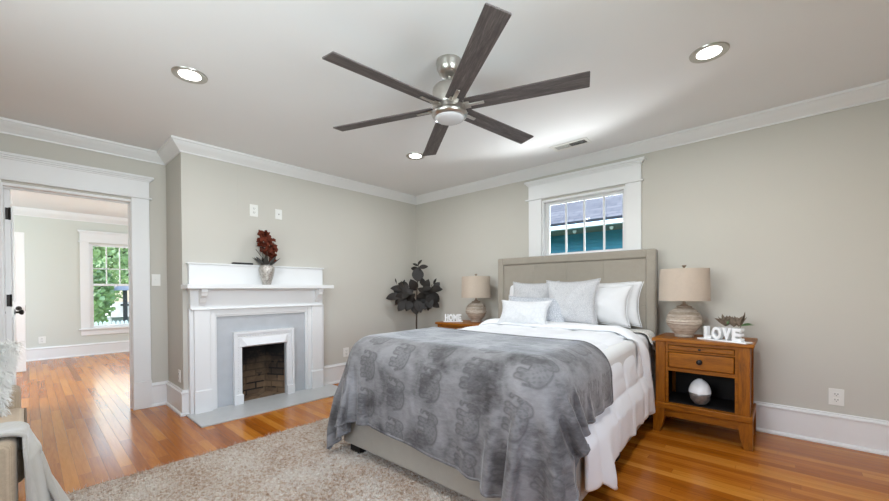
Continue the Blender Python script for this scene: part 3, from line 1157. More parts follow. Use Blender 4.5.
obj('light_ring', G().lathe([(0.092, 2.192), (0.104, 2.187), (0.108, 2.178), (0.104, 2.163), (0.092, 2.152), (0.086, 2.151)], C0, 48), M['nickel'], fan, ang=50)
obj('light_lens', G().lathe([(0.088, 2.154), (0.086, 2.147), (0.07, 2.139), (0.04, 2.133), (0.001, 2.131)], C0, 40), M['opal'], fan, ang=60)
BZ, PT = 2.217, math.radians(-11)
for ang_, r1 in ((-35, 0.81), (20, 0.785), (83, 0.765), (143, 0.81), (200.5, 0.81), (263.5, 0.765)):
    a = math.radians(ang_)
    R = Matrix.Translation((FX, FY, BZ)) @ Matrix.Rotation(a, 4, 'Z') @ Matrix.Rotation(PT, 4, 'X')
    r0, w0, w1 = 0.10, 0.050, 0.057
    ol = [(r0, -w0), (r1 - 0.003, -w1), (r1, -w1 + 0.004), (r1 - 0.004, w1 - 0.004), (r1 - 0.007, w1), (r0, w0)]
    me = G().prism(ol, lambda p, q: (p, q, -0.004), lambda p, q: (p, q, 0.004))
    b = obj('blade', me, M['blade'], None, bevel=0.002)
    b.matrix_world = R
    b.parent = fan
    b.matrix_parent_inverse = Matrix.Translation((FX, FY, 2.13)).inverted()
    br = G()
    br.box(0.075, 0.215, -0.011, 0.011, -0.012, -0.005)
    br.box(0.075, 0.13, -0.028, 0.028, -0.010, -0.005)
    brk = obj('blade_bracket', br, M['nickel'], None, bevel=0.003)
    brk.parent = b

# ================================================================== bed
FLc, FRc, HRc, HLc = (-2.252, 1.447), (-0.708, 1.462), (-0.822, 3.665), (-2.39, 3.615)
BW, BL = 1.58, 2.2


def bedmap(P):
    """straight bed frame (x across from the middle, y up from the foot) to the room"""
    P = np.asarray(P, float)
    u = P[..., 0] / BW + 0.5
    v = P[..., 1] / BL
    out = np.empty_like(P)
    for k in range(2):
        out[..., k] = (1 - v) * ((1 - u) * FLc[k] + u * FRc[k]) + v * ((1 - u) * HLc[k] + u * HRc[k])
    out[..., 2] = P[..., 2]
    return out


def bed_g(g):
    g.v = [tuple(p) for p in bedmap(np.array(g.v))]
    return g


bed = thing('upholstered_bed', 'taupe linen upholstered bed with tall panelled headboard', 'bed', (-1.52, 2.55, 0))
RZ0, RZ1 = 0.088, 0.345
hw = BW / 2
for nm, bb in (('foot_rail', (-hw, hw, 0, 0.045)), ('side_rail', (-hw, -hw + 0.045, 0.045, 2.19)), ('side_rail', (hw - 0.045, hw, 0.045, 2.19))):
    obj(nm, bed_g(G().box(bb[0], bb[1], bb[2], bb[3], RZ0, RZ1)), M['linen_bed'], bed, bevel=0.012, seg=3)
for sx in (-1, 1):
    for yy_ in (0.035, 1.1, 2.1):
        cx_ = sx * (hw - 0.09)
        obj('leg', bed_g(G().box(cx_ - 0.055, cx_ + 0.055, yy_, yy_ + 0.08, 0.0, 0.09)), M['foot'], bed, bevel=0.004)
# headboard: outer frame with recessed centre and stitched seams
h0, h1 = -0.822, 0.795
hy0, hy1 = 2.185, 2.275
HZ = 1.478
g = bed_g(G().box(h0, h1, hy0 + 0.03, hy1, 0.05, HZ - 0.02))
obj('headboard_back', g, M['linen_bed'], bed, bevel=0.01)
FWD = 0.082
for bb in ((h0, h0 + FWD, 0.05, HZ), (h1 - FWD, h1, 0.05, HZ)):
    obj('headboard_side', bed_g(G().box(bb[0], bb[1], hy0 - 0.012, hy1 + 0.004, bb[2], bb[3])), M['linen_bed'], bed, bevel=0.018, seg=4)
obj('headboard_top', bed_g(G().box(h0 + FWD - 0.012, h1 - FWD + 0.012, hy0 - 0.012, hy1 + 0.004, HZ - FWD * 0.98, HZ)), M['linen_bed'], bed, bevel=0.018, seg=4)
n = 4
ww = (h1 - h0 - 2 * FWD) / n
for k in range(n):
    for z0, z1 in ((0.4, 0.98), (0.982, HZ - FWD)):
        a0 = h0 + FWD + k * ww
        obj('headboard_panel', bed_g(G().box(a0 + 0.0003, a0 + ww - 0.0003, hy0 + 0.002, hy0 + 0.05, z0 + 0.0008, z1 - 0.0008)), M['linen_bed'], bed, bevel=0.0025, seg=2)
MZ = 0.74
obj('mattress', bed_g(G().box(-hw + 0.02, hw - 0.02, 0.03, 2.17, 0.30, MZ)), M['mattress'], bed, bevel=0.05, seg=4)


def across(g_half, top, rad, s):
    """point at arc length s from the middle of a section over the bed: (x, z, nx, nz); s beyond the edge hangs"""
    sg = 1 if s >= 0 else -1
    a = abs(s)
    flat = g_half - rad
    if a <= flat:
        return sg * a, top, 0.0, 1.0
    q = (a - flat) / rad
    if q <= PI / 2:
        return sg * (flat + rad * math.sin(q)), top - rad + rad * math.cos(q), sg * math.sin(q), math.cos(q)
    return sg * g_half, top - rad - (a - flat - rad * PI / 2), float(sg), 0.0


# fitted sheet and lace edge near the headboard
def cloth_strip(y0, y1, half, top, rad, left, right, ny, nx, wav):
    P = np.zeros((ny, nx, 3))
    for j in range(ny):
        yv = y0 + (y1 - y0) * j / (ny - 1)
        sl = -(half - rad + rad * PI / 2 + left(j / (ny - 1)))
        sr = half - rad + rad * PI / 2 + right(j / (ny - 1))
        for i in range(nx):
            s_ = sl + (sr - sl) * i / (nx - 1)
            px, pz, nx_, nz_ = across(half, top, rad, s_)
            d = wav(yv, s_, px, pz)
            P[j, i] = (px + nx_ * d, yv, pz + nz_ * d)
    return P


P = cloth_strip(1.55, 2.165, hw - 0.012, MZ + 0.012, 0.06, lambda t: 0.3, lambda t: 0.3, 14, 60, lambda yv, s_, px, pz: 0.004 * math.sin(yv * 30))
obj('fitted_sheet', G().grid(bedmap(P)), M['white'], bed, sub=1)
P = cloth_strip(1.90, 2.16, hw + 0.004, MZ + 0.026, 0.06, lambda t: 0.02, lambda t: 0.02 + 0.085 * max(0, 1 - abs(t - 0.55) / 0.6), 22, 70,
                lambda yv, s_, px, pz: 0.004 * math.sin(yv * 60) + (0.02 if pz < 0.7 else 0))
obj('lace_flounce', G().grid(bedmap(P)), M['lace'], bed, solid=0.006, label='cream lace edge under the pillows')

# ------------------------------------------------------------------ duvet (quilted, hanging over both sides)
TOP = 0.762


def duvet_right_drop(y):
    # hem falls lower in a flare near the foot, rises along the rail
    d = 0.39
    d += 0.085 * math.exp(-((y - 0.56) / 0.10) ** 2)
    d += 0.012 * math.sin(y * 22)
    return d


ys_ = np.linspace(0.30, 1.80, 120)
NXD = 200
P = np.zeros((len(ys_), NXD, 3))
half, rad = hw - 0.030, 0.20
for j, yv in enumerate(ys_):
    base = half - rad + rad * PI / 2
    sl, sr = -(base + 0.33), base + duvet_right_drop(yv)
    for i in range(NXD):
        s_ = sl + (sr - sl) * i / (NXD - 1)
        px, pz, nx_, nz_ = across(half, TOP, rad, s_)
        cu, cv = (s_ + 0.10) / 0.36, (yv - 0.10) / 0.36
        fu, fv = 2 * (cu - math.floor(cu)) - 1, 2 * (cv - math.floor(cv)) - 1
        puff = 0.020 * ((1 - abs(fu) ** 4) * (1 - abs(fv) ** 4)) ** 0.6
        puff += 0.005 * math.sin(7 * s_ + 3 * yv) * math.sin(11 * yv - 4 * s_)
        hang = max(0.0, (TOP - rad - pz))
        fold = hang * (0.022 * math.sin(yv * 17 + 0.7) + 0.012 * math.sin(yv * 31 + 2))
        if s_ > 0:
            fold += max(0.0, hang - 0.19) * 0.28 * math.exp(-((yv - 0.56) / 0.11) ** 2)
        fold += 0.052 * min(1.0, hang / 0.20) ** 1.2
        d = puff + fold
        P[j, i] = (px + nx_ * d, yv, pz + nz_ * d)
duvet = obj('white_duvet', G().grid(bedmap(P)), M['duvet'], solid=0.016, ang=180)
tag(duvet, 'white quilted duvet spread over the bed, hanging down both sides', 'duvet')
# turned-back fold of the duvet: a thick roll across the bed with a pointed tail on the right side
cs = 14
ring = []
base = half - rad + rad * PI / 2
S = np.linspace(-(base + 0.20), base + 0.45, 120)
for s_ in S:
    px, pz, nx_, nz_ = across(half + 0.002, TOP + 0.022, rad, s_)
    hang = max(0.0, TOP - rad - pz) if s_ > 0 else 0.0
    wd, th = 0.12, 0.032
    yc = 1.72
    if s_ > base - 0.12:
        t = (s_ - (base - 0.12)) / 0.68
        wd = 0.12 * (1 - 0.42 * math.sin(PI * min(1, t * 1.5)) ** 2) * (1 - 0.25 * t) if t < 0.8 else max(0.012, 0.12 * 0.75 * (1 - t) / 0.2)
        th = 0.032 + 0.02 * t if t < 0.85 else 0.045 * (1 - t) / 0.15 + 0.006
        yc = 1.72 + 0.13 * t
    wob = 0.012 * math.sin(9 * s_) + 0.008 * math.sin(23 * s_ + 1)
    row = []
    for q in range(cs):
        a = 2 * PI * q / cs
        dy = wd * math.cos(a)
        dn = th * math.sin(a) * (1 + 0.25 * math.sin(a * 2 + s_ * 5)) + th * 0.6 + hang * 0.025
        row.append((px + nx_ * dn, yc + wob + dy, pz + nz_ * dn))
    ring.append(row)
g = G().grid(bedmap(np.array(ring)), wrap=True)
g.f.append(tuple(range(cs)))
g.f.append(tuple(range((len(S) - 1) * cs, len(S) * cs)))
fo = obj('turned_back_edge', g, M['duvet'], sub=1, ang=180)
fo.parent = duvet


# ------------------------------------------------------------------ cloth relaxation, used for the blanket and the sofa throw
def smax0(x):
    return np.maximum(x, 0.0)


def round_box(P, c, h, r):
    q = P - c
    a = np.abs(q) - (h - r)
    out = smax0(a)
    ln = np.linalg.norm(out, axis=-1)
    ins = np.minimum(a.max(-1), 0.0)
    d = ln + ins - r
    nrm = np.sign(q) * out / np.maximum(ln, 1e-9)[..., None]
    k = a.argmax(-1)
    flat = ln < 1e-9
    alt = np.zeros_like(P)
    np.put_along_axis(alt, k[..., None], np.take_along_axis(np.sign(q), k[..., None], -1), -1)
    nrm = np.where(flat[..., None], alt, nrm)
    return d, nrm


def relax(P, colliders, steps, iters, spacing, fric=0.6, bend=0.25, damp=0.985, dt=0.012, floor=0.03):
    P = P.copy()
    V = np.zeros_like(P)
    ny, nx = P.shape[:2]
    L1, L2, LB = spacing, spacing * math.sqrt(2), spacing * 2

    def solve(A, B, L, k):
        d = B - A
        ln = np.linalg.norm(d, axis=-1, keepdims=True)
        c = d * (0.5 * k * (1 - L / np.maximum(ln, 1e-9)))
        A += c
        B -= c
    for st in range(steps):
        V[..., 2] -= 9.8 * dt
        V *= damp
        Q = P + V * dt
        for it in range(iters):
            for o in (0, 1):
                n_ = (nx - o) // 2 * 2
                solve(Q[:, o:o + n_:2], Q[:, o + 1:o + n_:2], L1, 1.0)
                n_ = (ny - o) // 2 * 2
                solve(Q[o:o + n_:2], Q[o + 1:o + n_:2], L1, 1.0)
                m_ = (ny - o) // 2 * 2
                solve(Q[o:o + m_:2, :-1], Q[o + 1:o + m_:2, 1:], L2, 0.35)
                solve(Q[o:o + m_:2, 1:], Q[o + 1:o + m_:2, :-1], L2, 0.35)
            if it % 2 == 0:
                for o in range(4):
                    if o in (0, 1):
                        n_ = (nx - o) // 4 * 4
                        solve(Q[:, o:o + n_:4], Q[:, o + 2:o + n_:4], LB, bend)
                        n_ = (ny - o) // 4 * 4
                        solve(Q[o:o + n_:4], Q[o + 2:o + n_:4], LB, bend)
                    else:
                        n_ = (nx - o) // 4 * 4
                        if n_ > 0:
                            solve(Q[:, o:o + n_:4], Q[:, o + 2:o + n_:4], LB, bend)
                        n_ = (ny - o) // 4 * 4
                        if n_ > 0:
                            solve(Q[o:o + n_:4], Q[o + 2:o + n_:4], LB, bend)
            for c, h, r in colliders:
                d, nrm = round_box(Q, c, h, r)
                hit = d < 0
                if hit.any():
                    Q[hit] -= nrm[hit] * d[hit][:, None]
                    if it == iters - 1:
                        mv = Q[hit] - P[hit]
                        nn = nrm[hit]
                        tang = mv - nn * (mv * nn).sum(-1, keepdims=True)
                        Q[hit] -= tang * fric
            Q[..., 2] = np.maximum(Q[..., 2], floor)
        V = (Q - P) / dt
        sp = np.linalg.norm(V, axis=-1, keepdims=True)
        V *= np.minimum(1.0, 3.0 / np.maximum(sp, 1e-9))
        P = Q
    return P


def refine(P, k):
    """smooth upsampling of a grid by k (Catmull-Rom)"""
    def up_(A):
        n_ = A.shape[0]
        t = np.linspace(0, n_ - 1, (n_ - 1) * k + 1)
        i = np.minimum(np.floor(t).astype(int), n_ - 2)
        f = (t - i).reshape((-1,) + (1,) * (A.ndim - 1))
        g0 = A[np.clip(i - 1, 0, n_ - 1)]
        g1, g2 = A[i], A[i + 1]
        g3 = A[np.clip(i + 2, 0, n_ - 1)]
        return 0.5 * (2 * g1 + (g2 - g0) * f + (2 * g0 - 5 * g1 + 4 * g2 - g3) * f ** 2 + (3 * g1 - g0 - 3 * g2 + g3) * f ** 3)
    return up_(up_(P).swapaxes(0, 1)).swapaxes(0, 1)


# ------------------------------------------------------------------ elephant blanket
def seg_d(px, py, ax, ay, bx, by):
    dx, dy = bx - ax, by - ay
    t = np.clip(((px - ax) * dx + (py - ay) * dy) / (dx * dx + dy * dy), 0, 1)
    return np.hypot(px - ax - t * dx, py - ay - t * dy)


def elephant(px, py):
    """signed distance to a walking elephant about one unit long, facing +x"""
    d = np.hypot(px / 0.37, (py - 0.03) / 0.215) - 1
    d = d * 0.215
    d = np.minimum(d, np.hypot((px - 0.38) / 1.0, (py - 0.10)) - 0.150)
    for ax, bx in ((-0.26, -0.29), (-0.16, -0.14), (0.14, 0.12), (0.24, 0.27)):
        d = np.minimum(d, seg_d(px, py, ax, -0.08, bx, -0.35) - 0.066)
    tr = [(0.47, 0.06), (0.57, -0.03), (0.60, -0.16), (0.57, -0.27), (0.50, -0.30)]
    for a_, b_ in zip(tr[:-1], tr[1:]):
        d = np.minimum(d, seg_d(px, py, a_[0], a_[1], b_[0], b_[1]) - 0.042)
    d = np.minimum(d, seg_d(px, py, 0.44, -0.02, 0.50, -0.12) - 0.018)
    d = np.minimum(d, seg_d(px, py, -0.35, 0.08, -0.43, -0.14) - 0.016)
    return d


def elephant_pattern(S_, T_):
    cell_s, cell_t = 0.27, 0.23
    col_ = np.floor(S_ / cell_s)
    tt = T_ + (col_ % 2) * cell_t * 0.5
    lx = (S_ / cell_s - col_ - 0.5) * cell_s
    ly = (tt / cell_t - np.floor(tt / cell_t) - 0.5) * cell_t
    # animals lie sideways on the foot of the bed, feet towards the left hem
    ex, ey = ly / 0.180 - 0.06, (lx - 0.015) / 0.215
    d = elephant(ex, ey)
    line = np.clip(1 - np.abs(d) / 0.045, 0, 1)
    ear = np.clip(1 - np.abs(np.hypot((ex - 0.27) / 1.0, (ey - 0.05) / 1.2) - 0.10) / 0.03, 0, 1) * (d < 0)
    orn = np.clip(np.sin(ex * 40) * np.sin(ey * 44 + 1.5 * np.sin(ex * 14)) * 1.6, 0, 1) * (d < -0.03) * 0.55
    fill = np.clip(-d / 0.02, 0, 1) * 0.38
    return np.clip(np.maximum(np.maximum(line, ear), fill + orn * 0.6), 0, 1)


SPC = 0.026
BLW, BLL = 2.13, 1.27
nx_b, ny_b = int(BLW / SPC) + 1, int(BLL / SPC) + 1
uu, vv = np.meshgrid(np.arange(nx_b) * SPC, np.arange(ny_b) * SPC)
# lie the blanket over the foot of the bed, a little askew
cx0, cy0, rot = -0.02, 0.31, math.radians(-3.5)
lx, ly = uu - BLW / 2, vv - BLL / 2
P0 = np.stack([cx0 + lx * math.cos(rot) - ly * math.sin(rot), cy0 + lx * math.sin(rot) + ly * math.cos(rot), np.full_like(uu, 0.86)], -1)
P0[..., 2] += 0.006 * np.sin(uu * 19 + 1) * np.sin(vv * 17)
P0[..., 0] += 0.010 * np.sin(vv * 33) * (np.abs(lx) > hw)
P0[..., 1] += 0.010 * np.sin(uu * 30 + 0.5) * (ly < -0.15)
bc = (np.array([0, 1.20, 0.390]), np.array([hw + 0.020, 1.225, 0.424]), 0.18)
fc = (np.array([0, 1.2, 0.19]), np.array([hw + 0.045, 1.222, 0.24]), 0.03)
PB = relax(P0, [bc, fc], 170, 15, SPC, fric=0.55, bend=0.05)
KB = 5
F = refine(PB, KB)
# soft vertical folds in the hanging part, strongest towards both corners
fx, fz = F[..., 0], F[..., 2]
hangf = np.clip((0.60 - fz) / 0.4, 0, 1)
frontf = (F[..., 1] < 0.02)
lf = np.clip((-0.42 - fx) / 0.25, 0, 1)
rf_ = np.clip((fx - 0.20) / 0.3, 0, 1)
wav = lf * 0.036 * (np.sin(2 * PI * fx / 0.105 + 1.2 * fz) + 0.9) + rf_ * 0.026 * (np.sin(2 * PI * fx / 0.165 + 2.0 * fz + 0.6) + 0.9) + 0.006 * (np.sin(2 * PI * fx / 0.38) + 1)
F[..., 1] -= hangf * frontf * wav
sidef = np.clip((fx - hw + 0.02) / 0.03, 0, 1) * (F[..., 1] > 0.02)
F[..., 0] += hangf * sidef * 0.016 * (np.sin(2 * PI * F[..., 1] / 0.17) + 1)
# plush thickness wobble
nf = F.shape
g = G().grid(bedmap(F))
bl = obj('plush_blanket', g, M['plush'], ang=180)
tag(bl, 'grey plush blanket with elephant pattern draped over the foot of the bed', 'blanket')
SU, TV = np.meshgrid(np.linspace(0, BLW, nf[1]), np.linspace(0, BLL, nf[0]))
at = bl.data.attributes.new('pattern', 'FLOAT', 'POINT')
at.data.foreach_set('value', elephant_pattern(SU, TV).reshape(-1).astype(np.float32))
q = bl.modifiers.new('thick', 'SOLIDIFY')
q.thickness = 0.009
q.offset = 0
# rolled hem all round the blanket
hem = np.concatenate([F[0, ::4], F[::4, -1][1:], F[-1, ::-4][1:], F[::-4, 0][1:]])
hg = G().tube([tuple(p) for p in bedmap(hem)], 0.009, 8)
hm = obj('hem', hg, M['plush'], ang=180)
hm.parent = bl


# ------------------------------------------------------------------ pillows
def pillow_mesh(w_, h_, t_, n_=26, seed=0, pinch=0.13, flange=0.0):
    rnd = np.random.default_rng(seed)
    ph = rnd.uniform(0, 6, 8)
    g = G()
    u = np.linspace(-1, 1, n_)
    U, V = np.meshgrid(u, u)
    Xp = U * (w_ / 2) * (1 - pinch * (1 - V ** 2) ** 1.0 * 1.0)
    Zp = V * (h_ / 2) * (1 - pinch * (1 - U ** 2) ** 1.0)
    pr = ((1 - np.abs(U) ** 2.2) * (1 - np.abs(V) ** 2.2)) ** 0.62
    wr = 0.012 * np.sin(5 * U + ph[0] + 2 * V) * np.sin(4 * V + ph[1]) + 0.006 * np.sin(11 * U + ph[2]) * np.sin(9 * V - 5 * U + ph[3])
    Th = t_ / 2 * pr + wr * pr
    slump = -0.03 * t_ * (1 - V)
    for sgn in (-1, 1):
        A = np.stack([Xp, sgn * Th - (1 - V) * 0.10 * t_ * (0.5 if sgn < 0 else -0.5) * pr, Zp], -1)
        g.grid(A if sgn > 0 else A[:, ::-1])
    return g


def pillow(name, label, w_, h_, t_, loc, tilt, rz, mat, seed, group='pillows on the bed', roll=0.0):
    """loc: middle of the lower edge; tilt: lean back; parts: cushion body and seam"""
    o = obj(name, pillow_mesh(w_, h_, t_, seed=seed), mat, sub=1, ang=180)
    bm = bmesh.new()
    bm.from_mesh(o.data)
    bmesh.ops.remove_doubles(bm, verts=bm.verts, dist=0.0004)
    bmesh.ops.recalc_face_normals(bm, faces=bm.faces)
    bm.to_mesh(o.data)
    bm.free()
    R = Matrix.Rotation(rz, 4, 'Z') @ Matrix.Rotation(-tilt, 4, 'X') @ Matrix.Rotation(roll, 4, 'Y')
    o.matrix_world = Matrix.Translation(loc) @ R @ Matrix.Translation((0, 0, h_ / 2))
    tag(o, label, 'pillow', group)
    # piped seam around the edge
    u = np.linspace(-1, 1, 24)
    pin = 0.13
    edge = [(a * w_ / 2, 0, -h_ / 2 * (1 - pin * (1 - a * a))) for a in u] + [(w_ / 2 * (1 - pin * (1 - a * a)), 0, a * h_ / 2) for a in u[1:]]
    edge += [(a * w_ / 2, 0, h_ / 2 * (1 - pin * (1 - a * a))) for a in u[::-1][1:]] + [(-w_ / 2 * (1 - pin * (1 - a * a)), 0, a * h_ / 2) for a in u[::-1][1:]]
    s_ = obj('seam', G().tube(edge, 0.004, 6, caps=False), mat)
    s_.parent = o
    return o


rzb = math.radians(2.0)
PZ = 0.795
pillow('pillow', 'white sleeping pillow mostly hidden at the left end of the headboard', 0.62, 0.43, 0.15, (-2.00, 3.555, PZ), math.radians(13), rzb, M['white'], 1)
pillow('pillow', 'white sleeping pillow against the right end of the headboard, behind another', 0.62, 0.42, 0.15, (-1.215, 3.55, PZ), math.radians(13), rzb, M['white'], 2)
pillow('pillow', 'smooth white sleeping pillow in front at the right end of the headboard', 0.66, 0.385, 0.17, (-1.295, 3.43, PZ), math.radians(17), rzb, M['white'], 3)
pillow('cushion', 'pale grey textured square cushion at the left of the pillow row', 0.52, 0.43, 0.15, (-1.90, 3.40, PZ), math.radians(16), rzb, M['jacquard'], 4)
pillow('cushion', 'large pale grey textured square cushion in the middle of the pillow row', 0.50, 0.445, 0.16, (-1.435, 3.27, PZ), math.radians(18), rzb + 0.08, M['jacquard'], 5, roll=-0.02)
pillow('cushion', 'silver grey satin cushion just behind the small white lumbar pillow', 0.63, 0.285, 0.13, (-1.74, 3.185, PZ), math.radians(22), rzb + 0.03, M['silverpillow'], 6)
pillow('cushion', 'small white oblong lumbar pillow frontmost on the bed', 0.52, 0.245, 0.13, (-1.80, 3.055, PZ), math.radians(22), rzb, M['sateen'], 7)


# ================================================================== nightstands
def nightstand(loc, label):
    """local frame: x across (0.63 wide top), y back from the front of the top, z up"""
    t = thing('nightstand', label, 'nightstand', loc, 'matching oak nightstands')
    ox, oy, oz = loc

    def B(*a):
        return G().box(ox + a[0], ox + a[1], oy + a[2], oy + a[3], a[4], a[5])
    D = 0.44
    obj('top', B(-0.316, 0.316, 0, D + 0.03, 0.713, 0.738), M['night'], t, bevel=0.005)
    for s in (-1, 1):
        xs = sorted((s * 0.293, s * 0.226))
        for y0 in (0.018, D - 0.04):
            obj('post', B(xs[0], xs[1], y0, y0 + 0.06, 0.187, 0.713), M['nightv'], t, bevel=0.004)
        obj('side_panel', B(*sorted((s * 0.282, s * 0.262)), 0.06, D - 0.03, 0.20, 0.713), M['nightv'], t)
        for front in (True, False):
            # tapered, outward flared foot
            y0, y1 = (0.008, 0.07) if front else (D - 0.05, D + 0.01)
            a0, a1 = s * 0.308, s * 0.228
            b0, b1 = s * 0.308, s * 0.262
            c_ = G()
            n_ = 7
            for k in range(n_):
                u0, u1 = k / n_, (k + 1) / n_
                def xin(u):
                    return a1 + (b1 - a1) * (u ** 2.2)
                def ring_(u):
                    z_ = 0.187 * (1 - u)
                    return [(ox + a0, oy + y0, z_), (ox + xin(u), oy + y0, z_), (ox + xin(u), oy + y1, z_), (ox + a0, oy + y1, z_)]
                c_.hexa(ring_(u1), ring_(u0))
            obj('leg', c_, M['nightv'], t)
    obj('shelf', B(-0.308, 0.308, 0.004, D + 0.02, 0.187, 0.232), M['night'], t, bevel=0.005)
    obj('apron', B(-0.235, 0.235, 0.025, 0.045, 0.125, 0.187), M['night'], t, bevel=0.003)
    obj('back_panel', B(-0.265, 0.265, D - 0.02, D - 0.005, 0.2, 0.713), M['nightdark'], t)
    obj('inner_lining', B(-0.262, -0.25, 0.07, D - 0.02, 0.232, 0.51).box(ox + 0.25, ox + 0.262, oy + 0.07, oy + D - 0.02, 0.232, 0.51).box(ox - 0.25, ox + 0.25, oy + 0.055, oy + D - 0.02, 0.498, 0.512).box(ox - 0.25, ox + 0.25, oy + 0.06, oy + D - 0.02, 0.232, 0.236), M['nightdark'], t)
    g = G()
    for s in (-1, 1):
        g.box(ox + s * 0.226, ox + s * 0.208, oy + 0.03, oy + 0.06, 0.232, 0.713)
    g.box(ox - 0.21, ox + 0.21, oy + 0.03, oy + 0.06, 0.69, 0.713).box(ox - 0.21, ox + 0.21, oy + 0.03, oy + 0.06, 0.636, 0.648).box(ox - 0.21, ox + 0.21, oy + 0.03, oy + 0.06, 0.487, 0.513)
    obj('face_frame', g, M['night'], t, bevel=0.002)
    tr = obj('pull_out_tray', B(-0.205, 0.205, 0.022, 0.06, 0.652, 0.686), M['night'], t, bevel=0.004)
    kn = obj('tray_knob', G().lathe([(0.006, 0), (0.006, 0.006), (0.009, 0.01), (0.006, 0.014), (0.001, 0.015)], (ox, oy + 0.022, 0.669), 12, lambda a, b, c: (a, -c, b)), M['bronze'], t)
    dr = obj('drawer', B(-0.204, 0.204, 0.018, 0.06, 0.517, 0.632), M['night'], t, bevel=0.006)
    g = G().lathe([(0.018, 0), (0.018, 0.003), (0.008, 0.006), (0.007, 0.014), (0.016, 0.019), (0.019, 0.025), (0.016, 0.031), (0.006, 0.034), (0.001, 0.0345)], (ox, oy + 0.018, 0.577), 20, lambda a, b, c: (a, -c, b))
    k2 = obj('drawer_knob', g, M['bronze'], None)
    k2.parent = dr
    return t


ns_r = nightstand((-0.459, 3.326, 0), 'honey oak nightstand with open shelf to the right of the bed')
ns_l = dup(ns_r, (-2.812, 3.295, 0), 'honey oak nightstand left of the bed, only its top corner showing')


# ================================================================== lamps
def lamp(loc, label):
    t = thing('table_lamp', label, 'lamp', loc, 'matching bedside lamps')
    pr = [(0.058, 0), (0.064, 0.003), (0.066, 0.016), (0.062, 0.024), (0.072, 0.036), (0.092, 0.062), (0.110, 0.09), (0.1195, 0.104), (0.1225, 0.108), (0.1235, 0.113), (0.120, 0.118), (0.1265, 0.122), (0.128, 0.128), (0.124, 0.133), (0.1235, 0.14), (0.121, 0.148), (0.124, 0.153), (0.121, 0.158), (0.115, 0.176), (0.104, 0.196), (0.09, 0.213), (0.07, 0.228), (0.056, 0.235)]
    obj('lamp_base', G().lathe(pr, loc, 48), M['lamp'], t, ang=60)
    obj('collar', G().lathe([(0.05, 0.235), (0.054, 0.24), (0.052, 0.25), (0.03, 0.254), (0.022, 0.262), (0.012, 0.266), (0.01, 0.31)], loc, 30), M['lampmetal'], t, ang=50)
    g = G().lathe([(0.172, 0.293), (0.1755, 0.293), (0.1755, 0.297), (0.170, 0.546), (0.1665, 0.546), (0.1665, 0.542)], loc, 56)
    g.f = g.f[:-2]
    v = len(g.v)
    n_ = 56
    g.f += [(5 * n_ + k, 5 * n_ + (k + 1) % n_, (k + 1) % n_, k) for k in range(n_)]
    obj('lamp_shade', g, M['shade'], t, ang=50)
    g = G()
    for k in range(3):
        a = k * 2 * PI / 3 + 0.4
        g.tube([(loc[0], loc[1], loc[2] + 0.535), (loc[0] + 0.167 * math.cos(a), loc[1] + 0.167 * math.sin(a), loc[2] + 0.538)], 0.002, 6)
    g.tube([(loc[0], loc[1], loc[2] + 0.30), (loc[0], loc[1], loc[2] + 0.55)], 0.003, 6)
    g.lathe([(0.012, 0.31), (0.014, 0.33), (0.014, 0.36), (0.01, 0.365)], loc, 16)
    g.lathe([(0.001, 0.365), (0.02, 0.39), (0.029, 0.42), (0.02, 0.45), (0.001, 0.462)], loc, 16)
    obj('lamp_fitting', g, M['lampmetal'], t)
    obj('finial', G().lathe([(0.008, 0.545), (0.006, 0.556), (0.010, 0.562), (0.016, 0.570), (0.016, 0.576), (0.001, 0.577)], loc, 16), M['lampmetal'], t)
    return t


lp_r = lamp((-0.588, 3.525, 0.738), 'ribbed round table lamp with beige drum shade on the right nightstand')
lp_l = dup(lp_r, (-2.735, 3.60, 0.738), 'ribbed round table lamp with beige drum shade left of the bed')


# ================================================================== word signs
def glyph(ch, size, depth, mat, parent, M4, bold=0.0):
    cu = bpy.data.curves.new('letter', 'FONT')
    cu.body = ch
    cu.size = size
    cu.extrude = depth / 2
    cu.offset = bold
    cu.bevel_depth = 0.001
    o = bpy.data.objects.new('letter', cu)
    COL.objects.link(o)
    dg = bpy.context.evaluated_depsgraph_get()
    me = bpy.data.meshes.new_from_object(o.evaluated_get(dg))
    bpy.data.objects.remove(o)
    me.materials.clear()
    me.materials.append(mat)
    xs = [v.co.x for v in me.vertices]
    ys2 = [v.co.y for v in me.vertices]
    w_ = max(xs) - min(xs)
    for v in me.vertices:
        v.co.x -= min(xs)
        v.co.y -= min(ys2)
    o = bpy.data.objects.new('letter', me)
    COL.objects.link(o)
    o.parent = parent
    o.matrix_parent_inverse = Matrix.Identity(4)
    o.matrix_local = M4
    return o, w_


def word_sign(name, label, word, loc, rz, letter_h, widths, depth, base_len, base_dep, group=None):
    t = thing(name, label, 'sign', loc, group, rz)
    b = obj('base', G().box(-base_len / 2, base_len / 2, -base_dep / 2, base_dep / 2, 0, 0.011), M['ceramic_white'], None, bevel=0.003)
    b.parent = t
    xpos = -sum(widths) / 2
    for ch, wd in zip(word, widths):
        o, w0_ = glyph(ch, letter_h * 1.38, depth, M['ceramic_white'], t, Matrix.Identity(4), 0.005)
        hh = max(v.co.y for v in o.data.vertices)
        sx = wd * 0.93 / w0_
        sy = letter_h / hh
        for v in o.data.vertices:
            v.co.x *= sx
            v.co.y *= sy
        o.matrix_local = Matrix.Translation((xpos, 0, 0.0105)) @ Matrix.Rotation(PI / 2, 4, 'X')
        xpos += wd
    return t


